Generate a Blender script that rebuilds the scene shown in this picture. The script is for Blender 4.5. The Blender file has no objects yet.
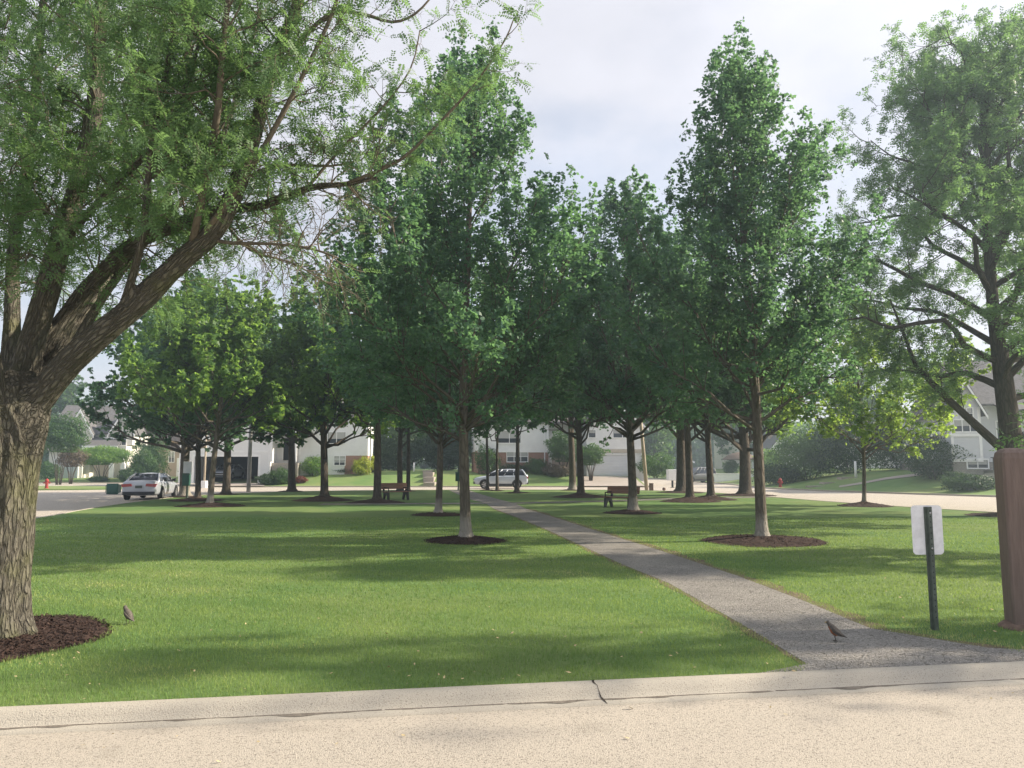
import bpy, math, random
import numpy as np
from mathutils import Vector, Matrix, Euler
R = math.radians
C = bpy.context.scene.collection
scene = bpy.context.scene

# ------------------------------------------------------------------ camera, sky, sun, exposure
FPX, EYE = 760.0, 1.6
HAZE = .0017
PITCH = math.atan(84 / FPX)
cd = bpy.data.cameras.new('camera'); cam = bpy.data.objects.new('camera', cd); C.objects.link(cam)
cam.location = (0, 0, EYE); cam.rotation_euler = (math.pi / 2 + PITCH, 0, 0)
cd.sensor_width = 36; cd.lens = 36 * FPX / 1024; cd.clip_start = .05; cd.clip_end = 3000
scene.camera = cam
SUN_AZ, SUN_EL = R(82), R(30)
SUN = Vector((math.sin(SUN_AZ) * math.cos(SUN_EL), math.cos(SUN_AZ) * math.cos(SUN_EL), math.sin(SUN_EL)))
sd = bpy.data.lights.new('sun', 'SUN'); so = bpy.data.objects.new('sun', sd); C.objects.link(so)
sd.energy = 5.0; sd.angle = R(.9); sd.color = (1, .88, .71)
so.rotation_euler = (-SUN).to_track_quat('-Z', 'Y').to_euler(); so.location = SUN * 80
vs = scene.view_settings
scene.display_settings.display_device = 'sRGB'
vs.view_transform = 'Standard'; vs.look = 'None'; vs.gamma = 1; vs.use_curve_mapping = False; vs.exposure = 1.0
scene.cycles.max_bounces = 8; scene.cycles.diffuse_bounces = 4; scene.cycles.transmission_bounces = 6
scene.cycles.transparent_max_bounces = 8
scene.cycles.caustics_reflective = False; scene.cycles.caustics_refractive = False
scene.cycles.use_denoising = True
scene.cycles.volume_bounces = 0


class NT:
    """short node-tree writer"""
    def __init__(s, tree):
        s.t = tree; tree.nodes.clear()
    def n(s, kind, **kw):
        nd = s.t.nodes.new(kind)
        for k, v in kw.items():
            if k == 'i':
                for kk, vv in v.items():
                    if isinstance(vv, bpy.types.NodeSocket): s.t.links.new(vv, nd.inputs[kk])
                    else: nd.inputs[kk].default_value = vv
            else: setattr(nd, k, v)
        return nd
    def math(s, op, a, b=0.0, c=0.0, clamp=False):
        nd = s.n('ShaderNodeMath', operation=op, use_clamp=clamp)
        for k, v in enumerate((a, b, c)):
            if isinstance(v, bpy.types.NodeSocket): s.t.links.new(v, nd.inputs[k])
            else: nd.inputs[k].default_value = v
        return nd.outputs[0]
    def mix(s, f, a, b, mode='MIX'):
        nd = s.n('ShaderNodeMix', data_type='RGBA', blend_type=mode)
        for k, v in ((0, f), (6, a), (7, b)):
            if isinstance(v, bpy.types.NodeSocket): s.t.links.new(v, nd.inputs[k])
            else: nd.inputs[k].default_value = (tuple(v) + (1,))[:4] if not isinstance(v, (int, float)) else v
        return nd.outputs[2]
    def ramp(s, f, stops):
        nd = s.n('ShaderNodeMapRange', interpolation_type='SMOOTHSTEP')
        s.t.links.new(f, nd.inputs[0]); nd.inputs[1].default_value, nd.inputs[2].default_value = stops
        return nd.outputs[0]
    def noise(s, vec, scale, detail=4, rough=.55, dist=0):
        nd = s.n('ShaderNodeTexNoise', i={'Scale': scale, 'Detail': detail, 'Roughness': rough, 'Distortion': dist})
        if vec is not None: s.t.links.new(vec, nd.inputs['Vector'])
        return nd.outputs['Fac']
    def scaled(s, vec, sc):
        nd = s.n('ShaderNodeMapping'); s.t.links.new(vec, nd.inputs['Vector']); nd.inputs['Scale'].default_value = sc
        return nd.outputs[0]


w = bpy.data.worlds.new('World'); scene.world = w; w.use_nodes = True
T = NT(w.node_tree)
sky = T.n('ShaderNodeTexSky', sky_type='NISHITA', sun_disc=False, sun_elevation=SUN_EL, sun_rotation=SUN_AZ,
          air_density=1.0, dust_density=1.5, ozone_density=1.0)
geo = T.n('ShaderNodeTexCoord').outputs['Generated']
sx = T.n('ShaderNodeSeparateXYZ', i={0: geo})
dz = T.math('ADD', T.math('ABSOLUTE', sx.outputs[2]), .22)
uv = T.n('ShaderNodeCombineXYZ', i={0: T.math('DIVIDE', sx.outputs[0], dz), 1: T.math('DIVIDE', sx.outputs[1], dz), 2: 3.7}).outputs[0]
c1 = T.noise(uv, 1.25, 5, .5, .3)
c2 = T.noise(uv, 3.2, 6, .55)
cover = T.ramp(T.math('ADD', c1, T.math('MULTIPLY', c2, .35)), (.50, .78))
cover = T.math('ADD', T.math('MULTIPLY', cover, .36), .62)
dot = T.n('ShaderNodeVectorMath', operation='DOT_PRODUCT', i={0: geo, 1: tuple(SUN)}).outputs['Value']
glow = T.math('POWER', T.math('MAXIMUM', dot, 0.0), 5.0)
tone = T.math('ADD', T.math('MULTIPLY', c2, 1.6), T.math('ADD', T.math('MULTIPLY', glow, 2.6), 3.4))
cc = T.n('ShaderNodeVectorMath', operation='SCALE', i={0: (.98, .98, 1.07), 3: tone}).outputs[0]
mixed = T.mix(cover, sky.outputs[0], cc)
bg = T.n('ShaderNodeBackground', i={'Color': mixed, 'Strength': .105})
T.t.links.new(bg.outputs[0], T.n('ShaderNodeOutputWorld').inputs[0])

# ------------------------------------------------------------------ helpers
def ray(px, py):
    u = (px - 512) / FPX; v = (384 - py) / FPX
    return np.array([u, math.cos(PITCH) - v * math.sin(PITCH), math.sin(PITCH) + v * math.cos(PITCH)])
def G(px, py, z=0.0):
    """the point of the level z seen at a pixel of the survey photo"""
    d = ray(px, py); q = d * ((z - EYE) / d[2]); return (q[0], q[1], z)
def A(px, py, Y):
    d = ray(px, py); q = d * (Y / d[1]); return (q[0], Y, q[2] + EYE)
def AX(px, Y): return (px - 512) / FPX * Y * 1.004
def AZ(py, Y): return A(512, py, Y)[2]
def sstep(a, b, x):
    t = np.clip((np.asarray(x, float) - a) / (b - a), 0, 1); return t * t * (3 - 2 * t)


class Pieces:
    """every box a part of its own"""
    def __init__(s): s.q = []
    def box(s, *a): s.q.append(a); return s
    def build(s, name, m, parent):
        for a in s.q: MB().box(*a).build(name, m, parent)


class MB:
    """collects boxes, tubes, lofts; build() links them as one mesh object"""
    def __init__(s): s.v = []; s.f = []; s.bc = []
    def add(s, v, f, M=None, bc=None):
        o = len(s.v); s.bc += [tuple(p) for p in (bc if bc is not None else v)]
        s.v += [tuple(M @ Vector(p)) if M is not None else tuple(p) for p in v]
        s.f += [tuple(i + o for i in q) for q in f]; return s
    def box(s, x0, x1, y0, y1, z0, z1, M=None):
        v = [(x, y, z) for z in (z0, z1) for y in (y0, y1) for x in (x0, x1)]
        return s.add(v, [(0, 2, 3, 1), (4, 5, 7, 6), (0, 1, 5, 4), (2, 6, 7, 3), (0, 4, 6, 2), (1, 3, 7, 5)], M)
    def prism(s, poly, a0, a1, axis='y', M=None):
        """extrude a polygon given in the two other axes"""
        n = len(poly)
        def P(p, a): return {'y': (p[0], a, p[1]), 'x': (a, p[0], p[1]), 'z': (p[0], p[1], a)}[axis]
        v = [P(p, a0) for p in poly] + [P(p, a1) for p in poly]
        f = [tuple(range(n))[::-1], tuple(range(n, 2 * n))] + [(i, (i + 1) % n, n + (i + 1) % n, n + i) for i in range(n)]
        return s.add(v, f, M)
    def tube(s, pts, rad, sides=8, cap=True, M=None, jit=0, rng=None):
        pts = [Vector(p) for p in pts]; n = len(pts)
        if not hasattr(rad, '__len__'): rad = [rad] * n
        v = []; bc = []; run = rad[0] * 7.3; ref = None
        for i, p in enumerate(pts):
            t = (pts[min(i + 1, n - 1)] - pts[max(i - 1, 0)])
            t = t.normalized() if t.length > 1e-9 else Vector((0, 0, 1))
            if ref is None:
                ref = Vector((1, 0, 0)) if abs(t.x) < .8 else Vector((0, 1, 0))
            a = (ref - t * ref.dot(t)).normalized(); b = t.cross(a); ref = a
            if i: run += (p - pts[i - 1]).length
            for k in range(sides):
                th = 2 * math.pi * k / sides; bc.append((rad[i] * math.cos(th), rad[i] * math.sin(th), run))
                r = rad[i] * (1 + (rng.uniform(-jit, jit) if jit else 0))
                v.append(p + (a * math.cos(th) + b * math.sin(th)) * r)
        f = [(i * sides + k, i * sides + (k + 1) % sides, (i + 1) * sides + (k + 1) % sides, (i + 1) * sides + k) for i in range(n - 1) for k in range(sides)]
        if cap: f += [tuple(range(sides))[::-1], tuple(range((n - 1) * sides, n * sides))]
        return s.add(v, f, M, bc)
    def loft(s, rings, cap=True, M=None):
        n = len(rings[0]); v = [p for r in rings for p in r]
        f = [(i * n + k, i * n + (k + 1) % n, (i + 1) * n + (k + 1) % n, (i + 1) * n + k) for i in range(len(rings) - 1) for k in range(n)]
        if cap: f += [tuple(range(n))[::-1], tuple(range((len(rings) - 1) * n, len(rings) * n))]
        return s.add(v, f, M)
    def lathe(s, prof, sides=20, M=None):
        return s.loft([[(r * math.cos(2 * math.pi * k / sides), r * math.sin(2 * math.pi * k / sides), z) for k in range(sides)] for r, z in prof], True, M)
    def build(s, name, m, parent=None, smooth=False, bevel=0, sub=0):
        me = bpy.data.meshes.new(name); me.from_pydata(s.v, [], s.f); me.validate()
        if name == 'trunk' and len(me.vertices) == len(s.bc):
            at = me.attributes.new('bc', 'FLOAT_VECTOR', 'POINT'); at.data.foreach_set('vector', np.array(s.bc, np.float32).ravel())
        return finish(name, me, m, parent, smooth, bevel, sub)


def finish(name, me, m, parent=None, smooth=False, bevel=0, sub=0):
    o = bpy.data.objects.new(name, me); C.objects.link(o); me.materials.append(m)
    if smooth: me.polygons.foreach_set('use_smooth', [True] * len(me.polygons))
    if parent is not None: o.parent = parent
    if bevel:
        b = o.modifiers.new('bevel', 'BEVEL'); b.width = bevel; b.segments = 2; b.limit_method = 'ANGLE'
    if sub:
        b = o.modifiers.new('sub', 'SUBSURF'); b.levels = b.render_levels = sub
    return o


def mesh_np(name, V, F, m, parent=None, var=None, smooth=False):
    V = np.ascontiguousarray(V, np.float32); F = np.ascontiguousarray(F, np.int32)
    me = bpy.data.meshes.new(name); k = F.shape[1]
    me.vertices.add(len(V)); me.vertices.foreach_set('co', V.ravel())
    me.loops.add(F.size); me.loops.foreach_set('vertex_index', F.ravel())
    me.polygons.add(len(F)); me.polygons.foreach_set('loop_start', np.arange(0, F.size, k, dtype=np.int32))
    me.update(calc_edges=True)
    if var is not None:
        a = me.attributes.new('var', 'FLOAT', 'FACE'); a.data.foreach_set('value', np.asarray(var, np.float32))
    return finish(name, me, m, parent, smooth)


def tag(o, label, cat, group=None):
    o['label'] = label; o['category'] = cat
    if group: o['group'] = group
    return o
def thing(name, label, cat, loc=(0, 0, 0), rz=0, group=None):
    o = bpy.data.objects.new(name, None); C.objects.link(o); o.location = loc; o.rotation_euler = (0, 0, rz)
    o.empty_display_size = .1
    return tag(o, label, cat, group)
def struct(o, kind='structure'):
    o['kind'] = kind; return o
def dup(root, loc, rz=0, sc=1.0, label=None, group=None):
    r = root.copy(); C.objects.link(r); r.location = loc; r.rotation_euler = (0, 0, rz); r.scale = (sc, sc, sc)
    if label: r['label'] = label
    if group: r['group'] = group
    for ch in list(root.children):
        c = ch.copy(); C.objects.link(c); c.parent = r
        for g in list(ch.children):
            d = g.copy(); C.objects.link(d); d.parent = c
    return r


# ------------------------------------------------------------------ materials
def mat(name, col, rough=.7, spec=.3, metal=0, noise=0, nscale=8, bump=0, bscale=40, coord='Object', coat=0, stretch=(1, 1, 1)):
    m = bpy.data.materials.new(name); m.use_nodes = True; t = NT(m.node_tree)
    p = t.n('ShaderNodeBsdfPrincipled', i={'Roughness': rough, 'Specular IOR Level': spec, 'Metallic': metal, 'Coat Weight': coat})
    vec = t.scaled(t.n('ShaderNodeTexCoord').outputs[coord], stretch)
    if noise:
        f = t.noise(vec, nscale, 5, .6)
        c = t.mix(t.ramp(f, (.25, .75)), [x * (1 - noise) for x in col], [min(1, x * (1 + noise)) for x in col])
        t.t.links.new(c, p.inputs['Base Color'])
    else: p.inputs['Base Color'].default_value = tuple(col) + (1,)
    if bump:
        b = t.n('ShaderNodeBump', i={'Strength': bump, 'Distance': .02, 'Height': t.noise(vec, bscale, 4, .6)})
        t.t.links.new(b.outputs[0], p.inputs['Normal'])
    t.t.links.new(p.outputs[0], t.n('ShaderNodeOutputMaterial').inputs[0])
    return m


def leaf_mat(name, dark, light, trans, tw=.42, gloss=.28):
    m = bpy.data.materials.new(name); m.use_nodes = True; t = NT(m.node_tree)
    a = t.n('ShaderNodeAttribute', attribute_name='var').outputs['Fac']
    col = t.mix(a, dark, light)
    p = t.n('ShaderNodeBsdfPrincipled', i={'Base Color': col, 'Roughness': .48, 'Specular IOR Level': gloss})
    tr = t.n('ShaderNodeBsdfTranslucent', i={'Color': t.mix(a, [x * .75 for x in trans], trans)})
    mx = t.n('ShaderNodeMixShader', i={0: tw, 1: p.outputs[0], 2: tr.outputs[0]})
    t.t.links.new(mx.outputs[0], t.n('ShaderNodeOutputMaterial').inputs[0])
    return m


def bark_mat(name, a, b, moss=None, pale_base=None, vscale=9, bump=.9):
    m = bpy.data.materials.new(name); m.use_nodes = True; t = NT(m.node_tree)
    oc = t.n('ShaderNodeTexCoord').outputs['Object']
    v = t.scaled(t.n('ShaderNodeAttribute', attribute_name='bc').outputs['Vector'], (1, 1, .19))
    vor = t.n('ShaderNodeTexVoronoi', feature='DISTANCE_TO_EDGE', i={'Scale': vscale})
    nz = t.n('ShaderNodeTexNoise', i={'Scale': 9.0, 'Detail': 4})
    t.t.links.new(v, nz.inputs['Vector'])
    vv = t.n('ShaderNodeVectorMath', operation='MULTIPLY_ADD', i={0: nz.outputs['Color'], 1: (.09, .09, .09), 2: v}).outputs[0]
    t.t.links.new(vv, vor.inputs['Vector'])
    crack = t.ramp(t.math('ADD', vor.outputs['Distance'], t.math('MULTIPLY', t.noise(v, vscale * 2, 5, .7), .22)), (.10, .36))
    fine = t.noise(v, vscale * 4, 6, .65)
    col = t.mix(t.math('MULTIPLY', crack, t.math('ADD', t.math('MULTIPLY', fine, .8), .35)), [x + (y - x) * .3 for x, y in zip(a, b)], b)
    if moss:
        mm = t.ramp(t.noise(oc, 1.7, 4, .6), (.47, .68))
        col = t.mix(t.math('MULTIPLY', mm, .62), col, moss)
    if pale_base:
        sz = t.n('ShaderNodeSeparateXYZ', i={0: oc}).outputs[2]
        f = t.math('SUBTRACT', 1.0, t.ramp(t.math('ADD', sz, t.math('MULTIPLY', t.noise(oc, 9, 3), .35)), (.45, .8)))
        col = t.mix(t.math('MULTIPLY', f, .6), col, pale_base)
    h = t.math('ADD', crack, t.math('MULTIPLY', fine, .5))
    bp = t.n('ShaderNodeBump', i={'Strength': bump, 'Distance': .035, 'Height': h})
    p = t.n('ShaderNodeBsdfPrincipled', i={'Base Color': col, 'Roughness': .9, 'Specular IOR Level': .15, 'Normal': bp.outputs[0]})
    t.t.links.new(p.outputs[0], t.n('ShaderNodeOutputMaterial').inputs[0])
    return m


def ground_mat(name, cols, scales, bump=.4, bscale=60, rough=.9, speck=None):
    """layered noise colours in metres"""
    m = bpy.data.materials.new(name); m.use_nodes = True; t = NT(m.node_tree)
    oc = t.n('ShaderNodeTexCoord').outputs['Object']
    col = t.mix(0.0, cols[0], cols[0])
    for k in range(1, len(cols)):
        f = t.ramp(t.noise(oc, scales[k - 1], 5, .62, .4), (.36, .66))
        col = t.mix(f, col, cols[k])
    if speck:
        for sc, lo, hi, cc, amt in speck:
            f = t.ramp(t.noise(oc, sc, 2, .5), (lo, hi)); col = t.mix(t.math('MULTIPLY', f, amt), col, cc)
    bp = t.n('ShaderNodeBump', i={'Strength': bump, 'Distance': .02, 'Height': t.noise(oc, bscale, 3, .7)})
    p = t.n('ShaderNodeBsdfPrincipled', i={'Base Color': col, 'Roughness': rough, 'Specular IOR Level': .2, 'Normal': bp.outputs[0]})
    t.t.links.new(p.outputs[0], t.n('ShaderNodeOutputMaterial').inputs[0])
    return m


def siding_mat(name, col, pitch=.16, depth=.5):
    m = bpy.data.materials.new(name); m.use_nodes = True; t = NT(m.node_tree)
    oc = t.n('ShaderNodeTexCoord').outputs['Object']
    z = t.n('ShaderNodeSeparateXYZ', i={0: oc}).outputs[2]
    saw = t.math('FRACT', t.math('DIVIDE', z, pitch))
    line = t.ramp(saw, (.0, .12))
    dirt = t.ramp(t.noise(oc, 1.4, 5, .6), (.3, .7))
    c = t.mix(dirt, [x * .93 for x in col], col)
    bp = t.n('ShaderNodeBump', i={'Strength': depth, 'Distance': .03, 'Height': t.math('SUBTRACT', line, t.math('MULTIPLY', saw, .5))})
    p = t.n('ShaderNodeBsdfPrincipled', i={'Base Color': c, 'Roughness': .6, 'Specular IOR Level': .3, 'Normal': bp.outputs[0]})
    t.t.links.new(p.outputs[0], t.n('ShaderNodeOutputMaterial').inputs[0])
    return m


def brick_mat(name, a, b, mortar, sc=4.0, bw=.5, bh=.25):
    m = bpy.data.materials.new(name); m.use_nodes = True; t = NT(m.node_tree)
    oc = t.n('ShaderNodeTexCoord').outputs['Object']
    s = t.n('ShaderNodeSeparateXYZ', i={0: oc})
    v = t.n('ShaderNodeCombineXYZ', i={0: t.math('ADD', s.outputs[0], s.outputs[1]), 1: s.outputs[2]}).outputs[0]
    br = t.n('ShaderNodeTexBrick', i={'Vector': v, 'Color1': tuple(a) + (1,), 'Color2': tuple(b) + (1,), 'Mortar': tuple(mortar) + (1,), 'Scale': sc, 'Mortar Size': .03, 'Brick Width': bw, 'Row Height': bh})
    bp = t.n('ShaderNodeBump', i={'Strength': .4, 'Distance': .01, 'Height': t.math('SUBTRACT', 1.0, br.outputs['Fac'])})
    p = t.n('ShaderNodeBsdfPrincipled', i={'Base Color': br.outputs['Color'], 'Roughness': .85, 'Specular IOR Level': .2, 'Normal': bp.outputs[0]})
    t.t.links.new(p.outputs[0], t.n('ShaderNodeOutputMaterial').inputs[0])
    return m


M = {}
M['maple'] = leaf_mat('maple leaf', (.040, .098, .078), (.096, .178, .108), (.21, .41, .15), .47)
M['bright'] = leaf_mat('bright maple leaf', (.062, .138, .052), (.145, .240, .072), (.36, .58, .10), .52)
M['lime'] = leaf_mat('young maple leaf', (.085, .17, .045), (.19, .29, .07), (.46, .66, .11), .54)
M['locust'] = leaf_mat('locust leaflet', (.066, .130, .068), (.150, .236, .106), (.25, .43, .13), .45)
M['locust far'] = leaf_mat('far locust leaflet', (.060, .120, .070), (.125, .205, .100), (.25, .44, .13), .50)
M['back'] = leaf_mat('background leaf', (.052, .105, .045), (.10, .17, .065), (.2, .36, .08), .42)
M['shrub'] = leaf_mat('shrub leaf', (.035, .08, .025), (.07, .14, .04), (.13, .27, .05), .35)
M['shrub lime sunlit'] = leaf_mat('sunlit lime shrub leaf', (.26, .32, .03), (.40, .44, .05), (.4, .5, .05), .4)  # sunlight put into the leaf colour, as these bushes stand shaded
M['shrub red'] = leaf_mat('red shrub leaf', (.10, .03, .025), (.18, .06, .04), (.25, .08, .05), .3)
M['shrub dark'] = leaf_mat('dark shrub leaf', (.022, .05, .022), (.045, .085, .03), (.07, .15, .03), .3)
M['shrub brown'] = leaf_mat('bronze leaf', (.09, .07, .05), (.15, .12, .08), (.2, .16, .1), .3)
def grass_mat():
    m = leaf_mat('grass blade', (.09, .2, .06), (.27, .36, .10), (.40, .54, .12), .36, .2); t = m.node_tree
    a = next(n for n in t.nodes if n.type == 'ATTRIBUTE'); p = next(n for n in t.nodes if n.type == 'BSDF_PRINCIPLED'); rp = t.nodes.new('ShaderNodeValToRGB')
    e = rp.color_ramp.elements; e[0].position = 0; e[0].color = (.085, .185, .055, 1); e[1].position = 1; e[1].color = (.52, .46, .24, 1)
    for q, c in ((.45, (.168, .268, .080, 1)), (.8, (.285, .355, .110, 1)), (.93, (.36, .40, .15, 1))): x = e.new(q); x.color = c
    t.links.new(a.outputs['Fac'], rp.inputs[0]); t.links.new(rp.outputs[0], p.inputs['Base Color']); return m
M['grass'] = grass_mat()
M['grass old'] = leaf_mat('grass blade', (.092, .200, .056), (.265, .365, .100), (.36, .54, .10), .36, .2)
M['bark locust'] = bark_mat('locust bark', (.080, .071, .058), (.200, .185, .150), (.150, .155, .068), None, 32, 1.0)
M['bark maple'] = bark_mat('maple bark', (.075, .062, .05), (.175, .15, .122), None, (.42, .39, .34), 16, .6)
M['bark dark'] = bark_mat('dark bark', (.045, .037, .03), (.125, .105, .085), None, None, 12, .7)
M['bark twig'] = mat('twig bark', (.13, .11, .085), .9, .15, noise=.3, nscale=20)
M['lawn'] = ground_mat('lawn', [(.098, .198, .056), (.140, .240, .068), (.210, .265, .092)], [.55, .22], .8, 70, .95,
                       [(26, .5, .72, (.25, .30, .10), .5), (45, .30, .5, (.08, .14, .045), .45)])
M['yard'] = ground_mat('yard grass', [(.115, .205, .060), (.16, .245, .075), (.21, .25, .095)], [.4, .15], .6, 30, .95)
M['earth'] = ground_mat('distant ground', [(.09, .13, .05), (.12, .15, .06)], [.05], .2, 5, .95)
M['street'] = ground_mat('street', [(.285, .258, .220), (.325, .294, .248), (.255, .233, .202)], [.5, .16], .7, 160, .85,
                         [(95, .50, .62, (.13, .115, .10), .85), (110, .36, .46, (.58, .52, .44), .75), (38, .60, .7, (.2, .175, .15), .5), (2.2, .6, .75, (.30, .265, .22), .35)])
M['kerb'] = ground_mat('kerb concrete', [(.205, .187, .162), (.255, .232, .198), (.155, .141, .123)], [2.6, 1.1], .5, 90, .85,
                       [(60, .54, .68, (.2, .17, .14), .7), (9, .58, .75, (.2, .175, .145), .6), (140, .3, .42, (.6, .55, .46), .6)])
M['drive'] = ground_mat('driveway', [(.36, .32, .28), (.40, .35, .31)], [.6], .3, 60, .85)
M['tar'] = mat('dark joint', (.05, .042, .035), .95, .1, noise=.4, nscale=30)
M['mulch'] = ground_mat('mulch', [(.050, .030, .024), (.072, .043, .034), (.036, .023, .019)], [9, 20], 1.0, 45, .95,
                        [(40, .58, .7, (.12, .08, .06), .6)])
M['white'] = siding_mat('white siding', (.82, .82, .82))
M['cream'] = siding_mat('cream siding', (.76, .73, .67))
M['grey'] = siding_mat('grey siding', (.64, .65, .68))
M['door'] = siding_mat('garage door panel', (.64, .66, .70), .55, .5)
M['trim'] = mat('white trim', (.84, .84, .84), .5, .4, noise=.05, nscale=3)
M['blind'] = mat('window blind', (.42, .42, .41), .8, .2, noise=.12, nscale=30)
M['band'] = mat('beige band board', (.50, .45, .38), .7, .2, noise=.08)
M['roof'] = mat('grey shingles', (.135, .13, .13), .9, .2, noise=.3, nscale=6, bump=.6, bscale=30)
M['roof brown'] = mat('brown shingles', (.19, .15, .12), .9, .2, noise=.3, nscale=6, bump=.6, bscale=30)
M['brick'] = brick_mat('red brick', (.30, .12, .08), (.37, .17, .11), (.4, .35, .3))
M['tan brick'] = brick_mat('tan brick', (.42, .31, .23), (.48, .36, .27), (.5, .45, .4))
M['stone'] = brick_mat('grey stone block', (.30, .28, .25), (.38, .35, .31), (.22, .2, .18), 2.4)
M['glass'] = mat('window glass', (.035, .042, .05), .06, .6)
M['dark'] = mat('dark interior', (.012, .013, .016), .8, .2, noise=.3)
M['black'] = mat('black iron', (.018, .018, .02), .5, .4, noise=.2, nscale=20)
M['rubber'] = mat('tyre rubber', (.018, .018, .019), .85, .2, noise=.2, nscale=30)
M['alloy'] = mat('alloy rim', (.5, .5, .52), .35, .5, .8, noise=.1)
M['silver'] = mat('silver car paint', (.44, .47, .53), .28, .6, .25, noise=.03, nscale=2, coat=.6)
M['pearl'] = mat('white car paint', (.50, .56, .65), .28, .6, .1, noise=.03, nscale=2, coat=.6)
M['taupe'] = mat('grey brown car paint', (.16, .16, .155), .3, .6, .3, noise=.03, nscale=2, coat=.6)
M['car glass'] = mat('car glass', (.03, .035, .05), .04, .7)
M['lens'] = mat('red lamp lens', (.35, .02, .025), .2, .6, noise=.2, nscale=12, coat=.5)
M['headlens'] = mat('clear lamp lens', (.6, .62, .65), .15, .6, noise=.1, coat=.5)
M['plastic'] = mat('black plastic', (.025, .026, .03), .6, .35, noise=.2, nscale=10)
M['wood'] = mat('bench wood', (.22, .115, .08), .7, .25, noise=.3, nscale=6, stretch=(.3, 8, 8))
M['post wood'] = mat('brown stained timber', (.182, .134, .115), .8, .2, noise=.16, nscale=5, stretch=(6, 6, .5), bump=.4, bscale=14)
M['alu'] = mat('bare sign back', (.80, .80, .82), .5, .4, 0, noise=.14, nscale=9, bump=.1, bscale=20)
M['green steel'] = mat('green steel', (.085, .105, .088), .6, .4, .2, noise=.3, nscale=14)
M['green bin'] = mat('green bin plastic', (.02, .085, .06), .5, .4, noise=.2, nscale=6)
M['red'] = mat('red hydrant paint', (.33, .04, .035), .55, .4, noise=.25, nscale=9)
M['pole'] = mat('grey painted pole', (.30, .30, .29), .6, .4, .1, noise=.15, nscale=5)
M['pole wood'] = mat('weathered pole wood', (.42, .36, .28), .85, .2, noise=.25, nscale=4, stretch=(5, 5, .4))
M['box'] = mat('mailbox enamel', (.68, .69, .70), .5, .4, noise=.06, nscale=5)
M['feather'] = mat('grey brown feathers', (.115, .10, .086), .8, .2, noise=.35, nscale=60)
M['breast'] = mat('rust breast feathers', (.28, .10, .045), .8, .2, noise=.3, nscale=60)
M['beak'] = mat('beak horn', (.35, .24, .06), .5, .3, noise=.2)
M['rock'] = mat('rock', (.16, .11, .085), .9, .2, noise=.4, nscale=10, bump=.5, bscale=12)
M['litter'] = mat('dry leaf', (.45, .36, .2), .8, .2, noise=.4, nscale=30)


def path_mat():
    m = bpy.data.materials.new('worn asphalt path'); m.use_nodes = True; t = NT(m.node_tree)
    oc = t.n('ShaderNodeTexCoord').outputs['Object']
    base = t.mix(t.ramp(t.noise(oc, 1.1, 5, .6), (.35, .65)), (.225, .213, .196), (.315, .297, .268))
    st = t.n('ShaderNodeTexVoronoi', i={'Scale': 60.0, 'Vector': oc})
    col = t.mix(t.ramp(st.outputs['Distance'], (.15, .55)), t.mix(st.outputs['Color'], (.52, .49, .45), (.15, .14, .128)), base)
    rot = t.n('ShaderNodeMapping', i={'Vector': oc, 'Rotation': (0, 0, .5), 'Scale': (1.0, 1.6, 1)}).outputs[0]
    warp = t.n('ShaderNodeTexNoise', i={'Scale': 3.0, 'Detail': 3.0, 'Vector': oc})
    vv = t.n('ShaderNodeVectorMath', operation='MULTIPLY_ADD', i={0: warp.outputs['Color'], 1: (.22, .22, 0), 2: rot}).outputs[0]
    cr = t.n('ShaderNodeTexVoronoi', feature='DISTANCE_TO_EDGE', i={'Scale': 13.0, 'Vector': vv})
    crack = t.ramp(cr.outputs['Distance'], (.006, .045))
    col = t.mix(crack, t.mix(t.noise(oc, 6, 3), (.075, .068, .058), (.25, .228, .195)), col)
    h = t.math('ADD', t.math('MULTIPLY', crack, 1.2), t.math('MULTIPLY', st.outputs['Distance'], -.8))
    bp = t.n('ShaderNodeBump', i={'Strength': 1.0, 'Distance': .02, 'Height': h})
    p = t.n('ShaderNodeBsdfPrincipled', i={'Base Color': col, 'Roughness': .9, 'Specular IOR Level': .2, 'Normal': bp.outputs[0]})
    t.t.links.new(p.outputs[0], t.n('ShaderNodeOutputMaterial').inputs[0])
    return m
M['path'] = path_mat()

# ------------------------------------------------------------------ ground, streets, lawns
ROAD_Z = -.096
def kerb_y(x): return 5.84 + .158 * x                       # outer lawn edge along the near street
PARK = [(-15, kerb_y(-15)), (22.5, kerb_y(22.5)), (21.5, 14), (19.5, 21), (17.6, 27.6), (16.1, 32), (14.9, 38), (14.3, 43.5), (13.6, 48),
        (12.3, 52.5), (9, 55.6), (3, 56.8), (-4, 56.8), (-11, 55.4), (-16, 52), (-18.4, 46.5), (-18.6, 42), (-17.2, 32), (-14.9, 24), (-14.3, 16)]
def smooth_poly(P, it=2, keep=2):
    for _ in range(it):
        Q = []
        n = len(P)
        for i in range(n):
            a, b = P[i], P[(i + 1) % n]
            if i < 1: Q += [a, b]; continue
            Q += [(a[0] * .75 + b[0] * .25, a[1] * .75 + b[1] * .25), (a[0] * .25 + b[0] * .75, a[1] * .25 + b[1] * .75)]
        P = Q
    out = []
    for p in P:
        if not out or math.hypot(p[0] - out[-1][0], p[1] - out[-1][1]) > .02: out.append(p)
    return out
PARK = smooth_poly(PARK)
def inside(poly, x, y):
    x = np.asarray(x); y = np.asarray(y); r = np.zeros(x.shape, bool); n = len(poly)
    for i in range(n):
        x0, y0 = poly[i]; x1, y1 = poly[(i + 1) % n]
        c = ((y0 > y) != (y1 > y)) & (x < (x1 - x0) * (y - y0) / ((y1 - y0) or 1e-9) + x0); r ^= c
    return r
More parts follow.
